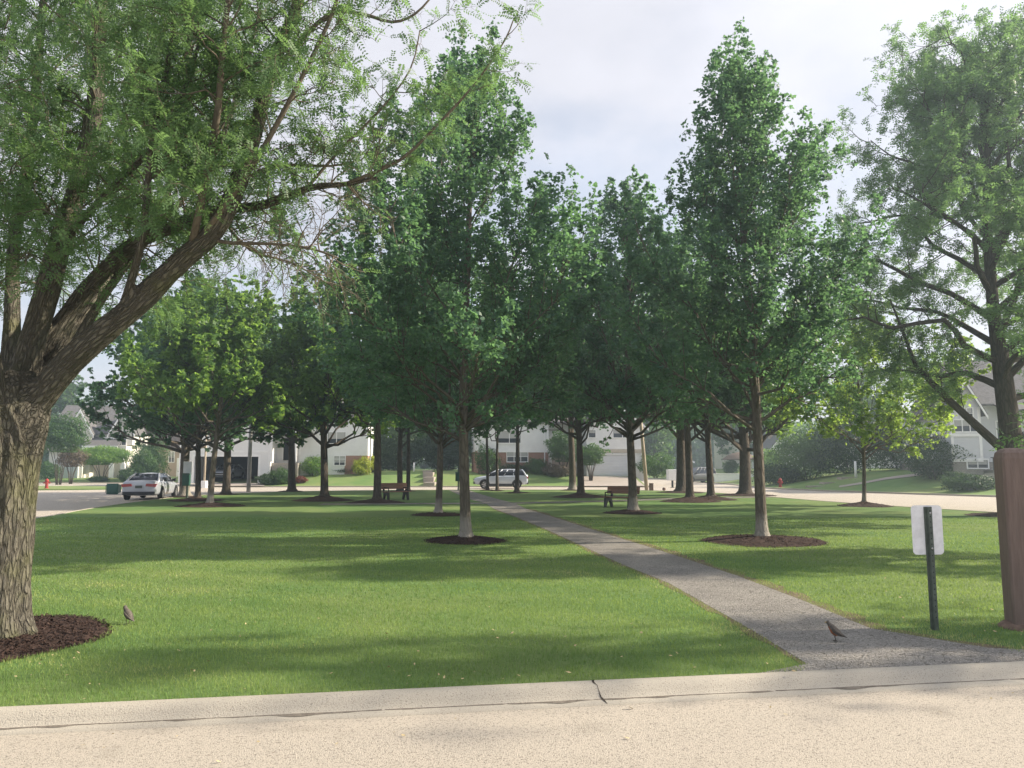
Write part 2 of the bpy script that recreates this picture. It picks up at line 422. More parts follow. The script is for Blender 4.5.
def sheet(name, poly, z, m, thick=0, kind='structure'):
    mb = MB(); n = len(poly)
    if thick: mb.prism(poly, z - thick, z, 'z')
    else: mb.add([(x, y, z) for x, y in poly], [tuple(range(n))])
    return struct(mb.build(name, m), kind)

n = 64
struct(MB().add([(1500 * math.cos(2 * math.pi * k / n), 1500 * math.sin(2 * math.pi * k / n), -.4) for k in range(n)], [tuple(range(n))]).build('ground', M['earth']))
sheet('street', [(-95, -14), (95, -14), (95, 60), (36, 60), (27, 75), (27, 140), (12.6, 140), (12.6, 69), (-27, 69), (-31, 90), (-95, 90)], ROAD_Z, M['street'])
sheet('lawn', PARK, 0, M['lawn'], .3)

# rolled kerb round the park: profile offset outward from the lawn edge
def offset(poly, d):
    n = len(poly); out = []
    for i in range(n):
        a, b, c = poly[i - 1], poly[i], poly[(i + 1) % n]
        t = Vector((c[0] - a[0], c[1] - a[1])).normalized(); out.append((b[0] + t.y * d, b[1] - t.x * d))
    return out
prof = [(0.004, -.2), (0.0, .008), (.02, .016), (.07, .013), (.105, .0), (.135, -.035), (.16, -.066), (.185, -.078), (.27, -.086), (.28, -.2)]
def dense(poly, d=.5):
    out = []
    for i, a in enumerate(poly):
        b = poly[(i + 1) % len(poly)]; k = max(1, int(math.hypot(b[0] - a[0], b[1] - a[1]) / d))
        out += [(a[0] + (b[0] - a[0]) * j / k, a[1] + (b[1] - a[1]) * j / k) for j in range(k)]
    return out
PD = dense(PARK)
rings = [[(p[0], p[1], z) for p in offset(PD, d)] for d, z in prof]
n = len(PD); v = [p for r in rings for p in r]
f = [(i * n + k, i * n + (k + 1) % n, (i + 1) * n + (k + 1) % n, (i + 1) * n + k) for i in range(len(rings) - 1) for k in range(n)]
kerb = MB().add(v, f).build('kerb', M['kerb'], smooth=True); struct(kerb)
# open expansion joint across the kerb near the path, and a paler far one
for i, (px, py, wob) in enumerate([(594, 690, .05)]):
    x0, y0, _ = G(px, py); mb = MB()
    t = Vector((1, .158)).normalized(); nn = Vector((t.y, -t.x)); pts = []
    y0 = kerb_y(x0)
    for (d, z), s in zip(prof[1:9], (0, .01, .0, .02, .025, .03, .04, .05)):
        c = Vector((x0, y0)) + nn * d + t * s * (1 if i == 0 else .2)
        wd = (.0055 if i == 0 else .003) * (1 + .8 * math.sin(d * 40))
        pts.append(((c - t * wd), (c + t * wd), z + .003))
    v = [(p.x, p.y, z) for a, b, z in pts for p in (a, b)]
    o = mb.add(v, [(2 * k, 2 * k + 1, 2 * k + 3, 2 * k + 2) for k in range(len(pts) - 1)]).build('kerb_joint', M['tar']); struct(o)

# dirt along the kerb foot, its dark line also painting a shaded edge
mb = MB(); rng_ = random.Random(21); v = []
for i in range(520):
    x = -11 + i * .045; t = Vector((1, .158)).normalized(); nn = Vector((t.y, -t.x)); c0 = Vector((x, kerb_y(x)))
    wob = .012 * math.sin(x * 3.1) + .01 * math.sin(x * 7.7); a = c0 + nn * (.178 + .004 * math.sin(x * 9)); b = c0 + nn * (.183 + max(0, wob + .008 * math.sin(x * 17 + 2)) * 1.5 + rng_.uniform(0, .006))
    v += [(a.x, a.y, -.073), (b.x, b.y, -.0775)]
struct(mb.add(v, [(2 * k, 2 * k + 1, 2 * k + 3, 2 * k + 2) for k in range(519)]).build('gutter_dirt_shade', ground_mat('gutter dirt and shade', [(.155, .135, .112), (.22, .195, .162)], [14], .8, 60, .95)))

# worn path from the kerb to the far street, with its cross path
Lp = [(1.9, kerb_y(1.9)), (2.42, 6.45)] + [G(*p)[:2] for p in ((751, 630), (714, 609), (668, 583), (623, 565), (586, 548), (547, 530), (516, 517), (493, 508.5))] + [(-1.2, 35), (-2.0, 38.6), (-2.9, 44), (-4.6, 55.8)]
Rp = [(5.6, kerb_y(5.6)), (4.25, 7.0)] + [G(*p)[:2] for p in ((871, 629), (803, 601), (737, 576), (690, 560.5), (655, 549), (593, 530), (556, 518), (524, 508))] + [(.15, 35), (-.6, 39.0), (-1.5, 44.4), (-3.2, 56.0)]
def strip(name, L_, R_, m, zf=lambda x, y: .006, seg=6, across=4):
    L2, R2 = [], []
    for P, Q in ((L_, L2), (R_, R2)):
        for i in range(len(P) - 1):
            for k in range(seg): Q.append(tuple(P[i][j] + (P[i + 1][j] - P[i][j]) * k / seg for j in (0, 1)))
        Q.append(P[-1])
    v, f = [], []
    for a, b in zip(L2, R2):
        for k in range(across + 1):
            x = a[0] + (b[0] - a[0]) * k / across; y = a[1] + (b[1] - a[1]) * k / across; v.append((x, y, zf(x, y)))
    for i in range(len(L2) - 1):
        for k in range(across):
            q = i * (across + 1) + k; f.append((q, q + 1, q + across + 2, q + across + 1))
    return struct(MB().add(v, f).build(name, m, smooth=True))
strip('path', Lp, Rp, M['path'])
strip('path_crossing', [(-8.5, 34.6), (-4, 35.2), (-1.25, 35.6)], [(-8.5, 33.5), (-4, 34.0), (-1.0, 34.4)], M['path'], lambda x, y: .0105)
strip('path_crossing', [(-.05, 35.6), (4, 37.6), (9, 41), (14.2, 43.4)], [(.2, 34.5), (4.4, 36.5), (9.5, 39.8), (14.4, 42.2)], M['path'], lambda x, y: .0105)
M['soil'] = ground_mat('bare soil fringe', [(.13, .10, .07), (.19, .15, .10), (.14, .15, .06)], [4, 1.7], .8, 60, .95)
def fringe(P, side, w0):
    rng = random.Random(side + 5); D = []
    for i in range(len(P) - 1):
        for k in range(8): D.append(tuple(P[i][j] + (P[i + 1][j] - P[i][j]) * k / 8 for j in (0, 1)))
    E_ = [(x + side * w0 * (.35 + rng.random()), y) for x, y in D]; D = [(x - side * .04, y) for x, y in D]
    v = [(p[0], p[1], .0035) for p in D] + [(p[0], p[1], .0035) for p in E_]; n_ = len(D)
    struct(MB().add(v, [(i, i + 1, n_ + i + 1, n_ + i) if side > 0 else (i + 1, i, n_ + i, n_ + i + 1) for i in range(n_ - 1)]).build('soil_edge', M['soil']))
fringe(Lp[1:10], -1, .10); fringe(Rp[1:10], 1, .22)
PATH = [(1.9, 5.2)] + Lp[1:] + Rp[:0:-1] + [(5.6, 5.6)]

# yards that rise from the far kerbs to the houses
def hx(x): return np.interp(x, [-29, -23.4, -20.6, -6, -3, 3, 6, 14], [.55, .55, 1.3, 1.35, 1.1, 1.35, .95, .85])
def elev_c(x, y): return -.02 + hx(x) * sstep(68.5, 77.5, y)
FR = [(22.6, 140), (22.6, 78), (21.6, 68), (21.4, 62.5), (23, 56), (25.6, 50.5), (28.7, 45), (33, 38.5), (39, 32), (46, 26.5), (58, 20), (95, 12)]
def dist_fr(x, y):
    best = 1e9
    for a, b in zip(FR[:-1], FR[1:]):
        ax, ay = a; dx, dy = b[0] - ax, b[1] - ay
        t = min(1, max(0, ((x - ax) * dx + (y - ay) * dy) / (dx * dx + dy * dy)))
        best = min(best, math.hypot(x - ax - dx * t, y - ay - dy * t))
    return best
def elev_r(x, y): return -.02 + 1.6 * float(sstep(0, 12, dist_fr(x, y)))
def grid_yard(name, L_, R_, zf, m, seg=10, across=30):
    o = strip(name, L_, R_, m, zf, seg, across); return o
yc = [(-27.6, 66.3), (-28.4, 78), (-30, 140)]
grid_yard('yard', [(-27.6, 68.3), (-28.4, 80), (-30, 140)], [(12.2, 68.3), (12.3, 80), (12.3, 140)], lambda x, y: float(elev_c(x, y)), M['yard'], 14, 40)
FRd = []
for a, b in zip(FR[:-1], FR[1:]):
    k = max(1, int(math.hypot(b[0] - a[0], b[1] - a[1]) / 1.5))
    FRd += [(a[0] + (b[0] - a[0]) * j / k, a[1] + (b[1] - a[1]) * j / k) for j in range(k)]
v, f = [], []
K = 14
for i, p in enumerate(FRd):
    q = (p[0] + 60, p[1] + 30)
    for k in range(K + 1):
        s = (k / K) ** 2; x = p[0] + (q[0] - p[0]) * s; y = p[1] + (q[1] - p[1]) * s; v.append((x, y, elev_r(x, y)))
for i in range(len(FRd) - 1):
    for k in range(K): a = i * (K + 1) + k; f.append((a, a + 1, a + K + 2, a + K + 1))
struct(MB().add(v, f).build('yard', M['yard'], smooth=True))
sheet('yard', smooth_poly([(-52, 58.5), (-45, 57), (-36.5, 58.2), (-31, 60.5), (-29.8, 63.5), (-31, 67), (-40, 69), (-52, 69)]), 0, M['yard'], .3)
def elev_l(x, y): return -.02 + .42 * float(sstep(86, 96, y))
grid_yard('yard', [(-95, 86), (-95, 98), (-95, 150)], [(-31, 86), (-31, 98), (-31, 150)], elev_l, M['yard'], 6, 10)
# kerb lines of the far streets
def kerb_line(pts, w_=.2, z0=-.2, z1=.01):
    mb = MB()
    for a, b in zip(pts[:-1], pts[1:]):
        d = Vector((b[0] - a[0], b[1] - a[1])).normalized(); nn = Vector((-d.y, d.x)) * w_
        mb.prism([(a[0], a[1]), (b[0], b[1]), (b[0] + nn.x, b[1] + nn.y), (a[0] + nn.x, a[1] + nn.y)], z0, z1, 'z')
    return struct(mb.build('kerb', M['kerb']))
kerb_line([(12.35, 68.1), (-27.7, 68.1)][::-1])
kerb_line([(p[0] - .12, p[1] - .05) for p in FRd][::-1], .2)
kerb_line([(-95, 85.8), (-30.9, 85.8)])

# ------------------------------------------------------------------ bluish haze volume, added to lift the darks like lens glare
def haze():
    m = bpy.data.materials.new('glare haze'); m.use_nodes = True; t = NT(m.node_tree)
    p = t.n('ShaderNodeVolumePrincipled', i={'Color': (.70, .87, 1, 1), 'Density': HAZE, 'Anisotropy': .45})
    t.t.links.new(p.outputs[0], t.n('ShaderNodeOutputMaterial').inputs['Volume'])
    o = MB().box(-200, 200, -30, 190, -1.4, 26).build('haze', m); struct(o, 'stuff')
if HAZE: haze()

# ------------------------------------------------------------------ trees
def unit(v): return v / np.maximum(np.linalg.norm(v, axis=-1, keepdims=True), 1e-9)

class Crown:
    """collects branch tubes and leaf seats for one tree"""
    def __init__(s, seed): s.b = MB(); s.rng = np.random.default_rng(seed); s.rnd = random.Random(seed); s.seg = []
    def limb(s, pts, r0, r1, sides=7, wob=0):
        n = len(pts)
        if wob: pts = [tuple(np.array(p) + s.rng.normal(0, wob, 3) * (0 if i in (0, n - 1) else 1)) for i, p in enumerate(pts)]
        s.b.tube(pts, [r0 + (r1 - r0) * (i / (n - 1)) ** .8 for i in range(n)], sides)
        return pts
    def leafseg(s, a, b, wt=1.0, sig=.2): s.seg.append((np.array(a, float), np.array(b, float), wt, sig))
    def leaves(s, N, size, per=11):
        """leaves in sprays: each spray shares a lie, a size and a tone"""
        A_ = np.array([q[0] for q in s.seg]); B_ = np.array([q[1] for q in s.seg]); W = np.array([q[2] for q in s.seg]); S = np.array([q[3] for q in s.seg])
        W = W * np.linalg.norm(B_ - A_, axis=1); W /= W.sum(); rng = s.rng; Nc = max(1, N // per); N = Nc * per
        k = rng.choice(len(W), Nc, p=W); t = rng.random(Nc) ** .7
        Cc = A_[k] + (B_[k] - A_[k]) * t[:, None] + rng.normal(0, 1, (Nc, 3)) * S[k][:, None] * .8
        Nm = unit(rng.normal(0, .55, (Nc, 3)) + np.array([0, 0, 1.0])); rc = S[k] * rng.uniform(.55, 1.1, Nc)
        tone = np.clip(.45 * rng.random(len(W))[k] + .55 * rng.random(Nc) ** 1.3, 0, 1)
        idx = np.repeat(np.arange(Nc), per); off = rng.normal(0, 1, (N, 3)); nm = Nm[idx]
        off -= nm * (off * nm).sum(1, keepdims=True) * .62
        P = Cc[idx] + off * rc[idx][:, None] * .75; P[:, 2] -= (off ** 2).sum(1) * rc[idx] * .10
        nrm = unit(nm * 1.1 + rng.normal(0, .55, (N, 3)))
        d = unit(off * .6 + rng.normal(0, .5, (N, 3)) - np.array([0, 0, .55])); d = unit(d - nrm * (d * nrm).sum(1, keepdims=True)); e = np.cross(nrm, d)
        L = size * rng.uniform(.65, 1.25, N)[:, None]; Wd = L * rng.uniform(.36, .52, N)[:, None]
        V = np.stack([P - d * L * .5, P + e * Wd - d * L * .02 - nrm * L * .08, P + d * L * .55, P - e * Wd - d * L * .02 - nrm * L * .08], 1).reshape(-1, 3)
        return V, np.arange(4 * N).reshape(-1, 4), np.clip(tone[idx] + rng.normal(0, .12, N), 0, 1)


def maple(name, label, loc, H, cb, Rad, tr, n_leaf, lsize, seed, m='maple', bark='bark maple', nl=30, lean=(0, 0), prof=None, lift=.05, el0=34, s0=.3, sig=.135, group=None, rz=0, low=.9, sides=14, spires=7, cat='tree'):
    c = Crown(seed); rnd = c.rnd
    root = thing(name, label, cat, loc, rz, group)
    ph = rnd.uniform(0, 6)
    def trunk_pt(z):
        t = z / H; return np.array([lean[0] * t + .05 * math.sin(t * 7 + ph) * Rad * .3, lean[1] * t + .05 * math.cos(t * 6 + ph) * Rad * .3, z])
    zs = [0, .06, .15, .35, .7, 1.2, 1.9] + list(np.linspace(2.6, H * .95, 12))
    rad = [tr * ((1.75 if z < .03 else 1.4 if z < .1 else 1.16 if z < .2 else 1.03 if z < .5 else 1) * max(.06, (1 - z / (H * 1.02)) ** .75)) for z in zs]
    c.b.tube([tuple(trunk_pt(z) - (np.array([0, 0, .05]) if z == 0 else 0)) for z in zs], rad, sides)
    prof = prof or (lambda t: (low + (1 - low) * t / .22) if t < .22 else ((1 - t) / .78) ** .8)
    for i in range(nl):
        t = (i + rnd.uniform(.1, .9)) / nl; az = i * 2.39996 + rnd.uniform(-.4, .4)
        el = R(el0 + (74 - el0) * t + rnd.uniform(-8, 8)); rr = max(.3, Rad * prof(t) * rnd.uniform(.55, 1.2) * (1 + .16 * math.sin(2 * az + ph + 5 * t) + .10 * math.sin(5 * az - ph + 9 * t))); tip = cb + (H * .985 - cb) * (lift + (1 - lift) * t)
        z0 = max(cb * rnd.uniform(.72, .95), min(tip - rr * math.tan(el), H * .86)); el = math.atan2(max(.15, tip - z0), rr); L = rr / math.cos(el)
        o = trunk_pt(z0); dirh = np.array([math.cos(az), math.sin(az), 0])
        pts = []
        for k in range(6):
            s = k / 5; rise = math.sin(el) * L * (s * .8 + .2 * s * s)
            pts.append(tuple(o + dirh * math.cos(el) * L * s + np.array([0, 0, rise]) + c.rng.normal(0, .035 * L * (s > 0), 3)))
        rl = tr * .36 * (1 - .62 * t) * min(1.2, L / Rad + .3)
        c.limb(pts, rl, rl * .18, 6)
        P = np.array(pts)
        def at(s):
            q = s * 5; k = min(4, int(q)); return P[k] + (P[k + 1] - P[k]) * (q - k)
        ns = 6 + int(L * 2.6)
        for j in range(ns):
            s = s0 + (1 - s0) * (j + rnd.random()) / ns; a = at(s); tan = unit(P[min(5, int(s * 5) + 1)] - P[min(4, int(s * 5))])
            side = unit(np.cross(tan, c.rng.normal(0, 1, 3))); d = unit(tan * .75 + side * rnd.uniform(.5, 1.1) + np.array([0, 0, .35]))
            l = (.35 + .42 * L * (1 - s * .75) * rnd.uniform(.5, 1)) * (1.0 if Rad < 3 else 1.15); b = a + d * l
            if l > .45: c.b.tube([tuple(a), tuple((a + b) / 2 + c.rng.normal(0, .03, 3)), tuple(b)], [rl * .3, rl * .2, rl * .08], 4, False)
            c.leafseg(a + (b - a) * .25, b, 1.0, sig * rnd.uniform(.7, 1.25))
            if s > .6: c.leafseg(b, b + np.array([rnd.uniform(-.12, .12), rnd.uniform(-.12, .12), rnd.uniform(.3, .75)]) * (.6 + Rad * .14), .8, sig * .62)
    for k in range(spires):                                   # upright leader shoots
        a = trunk_pt(H * rnd.uniform(.62, .84)); az = rnd.uniform(0, 6.28); rr = Rad * rnd.uniform(.06, .30)
        b = a + np.array([math.cos(az) * rr, math.sin(az) * rr, H * rnd.uniform(.10, .19)])
        if k == 0: b = trunk_pt(H) + np.array([0, 0, 0])
        c.limb([tuple(a), tuple((a * .5 + b * .5)), tuple(b)], tr * .16, tr * .03, 5); c.leafseg(a, b, .8, sig * .75)
    c.b.build('trunk', M[bark], root, True)
    V, F, var = c.leaves(n_leaf, lsize); mesh_np('crown', V, F, M[m], root, var)
    return root


def mulch(loc, r, h, label, seed, group='mulch rings under the park trees'):
    rng = np.random.default_rng(seed); v, f = [], []; NR, NA = 12, 48
    ph = rng.uniform(0, 6, 4)
    for i in range(NR + 1):
        s = i / NR
        for k in range(NA):
            th = 2 * math.pi * k / NA; rr = r * s * (1 + .05 * math.sin(2 * th + ph[0]) + .035 * math.sin(5 * th + ph[1]) + (rng.normal(0, .012) if i == NR else 0))
            z = h * (1 - s) ** 1.5 + .035 * (1 - s ** 6) + rng.normal(0, .008) * (0 if s > .95 else 1)
            v.append((rr * math.cos(th), rr * math.sin(th), max(z, .004) if s < 1 else .004))
    for i in range(NR):
        for k in range(NA): f.append((i * NA + k, i * NA + (k + 1) % NA, (i + 1) * NA + (k + 1) % NA, (i + 1) * NA + k))
    mm = MB().add(v, f); dist = math.hypot(loc[0], loc[1])
    nc = 7000 if dist < 12 else 3000 if dist < 22 else 250
    for k in range(nc):
        s = rng.random() ** .5 * 1.05; th = rng.uniform(0, 6.283); rr = r * s * (1 + .05 * math.sin(2 * th + ph[0]) + .035 * math.sin(5 * th + ph[1]))
        z = (h * (1 - min(s, 1)) ** 1.5 + .035 * (1 - min(s, 1) ** 6)) + rng.uniform(.002, .012); a = rng.uniform(0, 6.283); l = rng.uniform(.007, .026) * (1 if dist < 22 else 1.6); w_ = l * rng.uniform(.2, .5); tz = rng.normal(0, .35) * l
        c_, s_ = math.cos(a), math.sin(a); x, y = rr * math.cos(th), rr * math.sin(th)
        mm.add([(x - c_ * l - s_ * w_, y - s_ * l + c_ * w_, z - tz), (x - c_ * l + s_ * w_, y - s_ * l - c_ * w_, z - tz), (x + c_ * l + s_ * w_, y + s_ * l - c_ * w_, z + tz), (x + c_ * l - s_ * w_, y + s_ * l + c_ * w_, z + tz + .004)], [(0, 1, 2, 3)])
    o = mm.build('mulch_bed', M['mulch'], None, False); o.location = loc
    return tag(o, label, 'mulch bed', group)
HOLES = []                                                     # places where no grass grows
GP = 'shade trees on the park lawn'
def park_maple(px, py, short, label, H, cb, Rad, tr, nleaf, ls, seed, mr=1.2, mh=.12, ymax=None, **kw):
    if kw.get('prof') is broad: kw.setdefault('el0', 22); kw.setdefault('s0', .42); kw.setdefault('lift', .17)
    x, y, _ = G(px, py)
    if ymax and y > ymax: x *= ymax / y; y = ymax
    t = maple('maple_tree', label, (x, y, .02 + mh * .6), H, cb, Rad, tr, nleaf, ls, seed, group=GP, **kw)
    if mr: mulch((x, y, .002), mr, mh, 'dark mulch ring under ' + short, seed + 900); HOLES.append((x, y, mr))
    return t
tall = lambda t: (.80 + .20 * t / .3) if t < .3 else max(.14, ((1 - t) / .7) ** .74)
broad = lambda t: (.75 + .25 * t / .25) if t < .25 else ((1 - ((t - .25) / .75) ** 1.7)) ** .6 * .98
park_maple(465, 541, 'the tall maple left of the path', 'tall maple with pale trunk base standing left of the path, nearest of the maples', 11.1, 2.8, 3.75, 0.122, 104000, .081, 11, .88, .10, prof=tall, nl=36)
park_maple(764, 541, 'the tall maple right of the path', 'tall slender maple in a wide dark mulch ring right of the path', 11.0, 3.2, 2.65, .125, 80000, .080, 23, 1.36, .09, prof=tall, nl=38, lean=(-.35, 0))
park_maple(438, 515, 'the slim maple behind the nearest one', 'slim maple just behind and left of the nearest maple by the path', 10.4, 2.9, 3.6, .12, 44000, .115, 31, .9, .06, prof=tall, nl=34)
park_maple(632, 513, 'the maple beside the right bench', 'tall maple with whitened trunk base beside the bench on the right', 12.0, 3.1, 3.7, .16, 52000, .115, 47, 1.0, .12, prof=tall, nl=40)
park_maple(211, 506, 'the pale slim tree in the left clump', 'slim pale barked tree in front of the left clump, red brown mulch below', 9.2, 3.0, 3.2, .13, 30000, .17, 53, 1.35, .14, nl=26, prof=broad, lean=(.4, 0), m='bright')
park_maple(196, 500.5, 'the dark slim tree of the left clump', 'dark slim tree just behind the pale one in the left clump', 10.8, 3.0, 4.8, .14, 36000, .18, 59, 1.4, .14, lift=.04, nl=26, prof=broad, bark='bark dark')
park_maple(185, 497, 'the thick tree right of the silver car', 'thick pale grey trunked tree immediately right of the silver sedan', 11.5, 3.1, 5.8, .27, 36000, .19, 61, .9, .08, lift=.04, nl=28, prof=broad)
park_maple(225, 494.5, 'the forked tree before the open garage', 'dark forked tree in front of the open garage, trunk splitting low', 11.5, 3.3, 4.3, .24, 30000, .2, 67, .8, .05, nl=26, prof=broad, bark='bark dark', m='bright')
park_maple(291, 491.5, 'the dark tree before the white porch', 'dark trunked tree at the far kerb in front of the white house porch', 11.5, 3.4, 4.2, .27, 30000, .21, 71, .8, .05, ymax=53.5, nl=26, prof=broad, bark='bark dark')
park_maple(323, 500.5, 'the low branching spreading tree', 'low branching tree with wide spread arms on a peaked mulch mound', 11.0, 2.3, 4.2, .2, 34000, .18, 73, 1.5, .26, nl=28, prof=broad, bark='bark dark', m='bright')
park_maple(376, 502.5, 'the tree at the left bench', 'dark maple right against the left end of the wooden bench', 11.2, 3.0, 3.4, .19, 30000, .18, 79, 1.3, .16, nl=28, prof=broad, bark='bark dark')
park_maple(400, 491.5, 'the left tree of the pair behind the bench', 'left one of the close pair of trees behind the left bench', 11.8, 3.3, 3.2, .2, 24000, .22, 83, .7, .05, ymax=54.5, nl=24, prof=broad, bark='bark dark')
park_maple(407.5, 491.2, 'the right tree of the pair behind the bench', 'right one of the close pair of trees behind the left bench', 10.8, 3.5, 2.8, .15, 20000, .22, 89, .6, .04, ymax=55.2, nl=24, prof=broad, bark='bark dark')
park_maple(487, 490, 'the slim tree at the front wheel of the white car', 'thin young tree before the front wheel of the white hatchback', 10.0, 3.8, 2.6, .11, 12000, .22, 97, .5, .03, ymax=55.2, nl=22, prof=broad, bark='bark dark')
park_maple(497.5, 491, 'the slim tree at the front door of the white car', 'thin young tree before the front door of the white hatchback', 10.6, 3.8, 2.6, .11, 12000, .22, 101, .5, .03, ymax=54.6, nl=22, prof=broad, bark='bark dark')
park_maple(517, 493, 'the slim tree at the rear wheel of the white car', 'thin tree before the rear wheel of the white hatchback', 10.2, 3.5, 2.9, .15, 20000, .21, 103, .9, .05, nl=24, prof=broad, bark='bark dark')
park_maple(572, 489.5, 'the tree at the far kerb by the driveway', 'thick tree at the far kerb left of the pale garage driveway', 12, 4.2, 3.4, .27, 24000, .23, 107, .8, .06, ymax=55.3, nl=26, prof=broad)
park_maple(580, 497, 'the forking tree before the garage', 'dark forking tree on peaked mulch in front of the white closed garage', 11.5, 3.0, 3.5, .2, 30000, .19, 109, 1.6, .22, nl=28, prof=broad, bark='bark dark')
park_maple(681, 492.5, 'the thick tree by the white mailbox', 'thick dark tree immediately right of the white cluster mailbox', 12.5, 3.6, 4.2, .34, 20000, .21, 113, 1.6, .1, nl=26, prof=broad, bark='bark dark')
park_maple(690, 501.5, 'the leaning tree of the right trio', 'slim dark tree on peaked mulch, front one of the right trio', 13.2, 3.2, 3.8, .19, 34000, .17, 127, 1.45, .24, nl=32, prof=broad, bark='bark dark', lean=(-.4, 0))
park_maple(710, 499.5, 'the low forking tree of the right trio', 'low forking dark tree on peaked mulch, right one of the right trio', 10.5, 2.9, 3.4, .19, 30000, .18, 131, 1.4, .22, nl=28, prof=broad, bark='bark dark')
park_maple(745, 495.5, 'the wide armed tree at the street corner', 'thick tree with long low arms at the lawn corner by the side street', 10.5, 3.0, 4.6, .36, 30000, .2, 137, 1.7, .12, nl=26, prof=broad, m='bright', bark='bark dark')
park_maple(865, 506, 'the small pale green tree by the right street', 'small thin light green tree by the right street with sparse crown', 8.4, 2.4, 3.8, .085, 22000, .14, 139, 1.15, .16, nl=28, prof=broad, m='lime', lift=.05)


# honey locusts: limbs set out one by one, twigs and pinnate fronds grown on them
def fronds(P, D, rng, length, pairs, lw, ll):
    """P seats, D rachis directions -> leaflet quads"""
    N = len(P); D = unit(D); up = unit(rng.normal(0, .5, (N, 3)) + np.array([0, 0, 1.0])); S = unit(np.cross(D, up)); Nn = np.cross(S, D)
    L = length * rng.uniform(.6, 1.25, N); vs, var = [], []
    base = np.clip(rng.random(N), 0, 1)
    for j in range(pairs):
        s = (j + .6) / pairs; c = P + D * (L * s)[:, None] - np.array([0, 0, 1]) * (L * .22 * s * s)[:, None]
        for sg in (-1, 1):
            d = unit(S * sg + D * .45 + rng.normal(0, .15, (N, 3)) - np.array([0, 0, .12])); e = unit(np.cross(d, Nn)); l = ll * (1.1 - .5 * abs(s - .45)) * rng.uniform(.8, 1.2, N)[:, None]
            vs.append(np.stack([c, c + d * l * .5 + e * lw, c + d * l, c + d * l * .5 - e * lw], 1)); var.append(np.clip(base * .7 + .3 * rng.random(N), 0, 1))
    V = np.concatenate(vs).reshape(-1, 3); return V, np.arange(len(V)).reshape(-1, 4), np.concatenate(var)


thin = .80                                                     # share of frond seats that carry a frond
class Locust(Crown):
    def __init__(s, seed): super().__init__(seed); s.fp = []; s.fd = []; s.tw = MB()
    def twig(s, a, d, L, r, level, leafy, dens):
        rng = s.rng; n = 5 if level else 6; pts = [np.array(a, float)]; d = unit(np.array(d, float))
        for k in range(n):
            d = unit(d + rng.normal(0, .22, 3) + np.array([0, 0, -.05 if level else .02])); pts.append(pts[-1] + d * L / n)
        s.tw.tube([tuple(p) for p in pts], [r * (1 - .8 * k / n) for k in range(n + 1)], 4 if level else 5, False)
        P = np.array(pts)
        if level < 2:
            for j in range(5 if level == 0 else 3):
                q = rng.uniform(.2, 1) * n; k = min(n - 1, int(q)); b = P[k] + (P[k + 1] - P[k]) * (q - k); t = unit(P[k + 1] - P[k])
                s.twig(b, unit(t * .7 + unit(np.cross(t, rng.normal(0, 1, 3))) * rng.uniform(.5, 1.0)), L * rng.uniform(.35, .6), r * .45, level + 1, leafy, dens)
        if level >= 1 and rng.random() < leafy:
            m = max(1, int(L * dens * thin * rng.uniform(.5, 1.3)))
            for j in range(m):
                q = rng.uniform(.15, 1) * n; k = min(n - 1, int(q)); s.fp.append(P[k] + (P[k + 1] - P[k]) * (q - k))
                s.fd.append(unit(unit(P[k + 1] - P[k]) * .5 + rng.normal(0, .6, 3) + np.array([0, 0, -.04])))
    def along(s, pts, s0, s1, num, L, r, leafy=1.0, dens=22, up=.25, tan=.5):
        P = np.array(pts, float); seg = np.linalg.norm(np.diff(P, axis=0), axis=1); cum = np.concatenate([[0], np.cumsum(seg)])
        for j in range(num):
            q = (s0 + (s1 - s0) * (j + s.rng.random()) / num) * cum[-1]; k = min(len(seg) - 1, int(np.searchsorted(cum, q) - 1)); k = max(k, 0)
            b = P[k] + (P[k + 1] - P[k]) * (q - cum[k]) / seg[k]; t = unit(P[k + 1] - P[k])
            s.twig(b, unit(t * tan + unit(np.cross(t, s.rng.normal(0, 1, 3))) + np.array([0, 0, up])), L * s.rng.uniform(.6, 1.2), r, 0, leafy, dens)


def spline(pts, k=4):
    P = [np.array(p, float) for p in pts]; out = []
    for i in range(len(P) - 1):
        p0, p1, p2, p3 = P[max(i - 1, 0)], P[i], P[i + 1], P[min(i + 2, len(P) - 1)]
        for j in range(k):
            t = j / k; out.append(.5 * ((2 * p1) + (-p0 + p2) * t + (2 * p0 - 5 * p1 + 4 * p2 - p3) * t * t + (-p0 + 3 * p1 - 3 * p2 + p3) * t ** 3))
    out.append(P[-1]); return [tuple(p) for p in out]


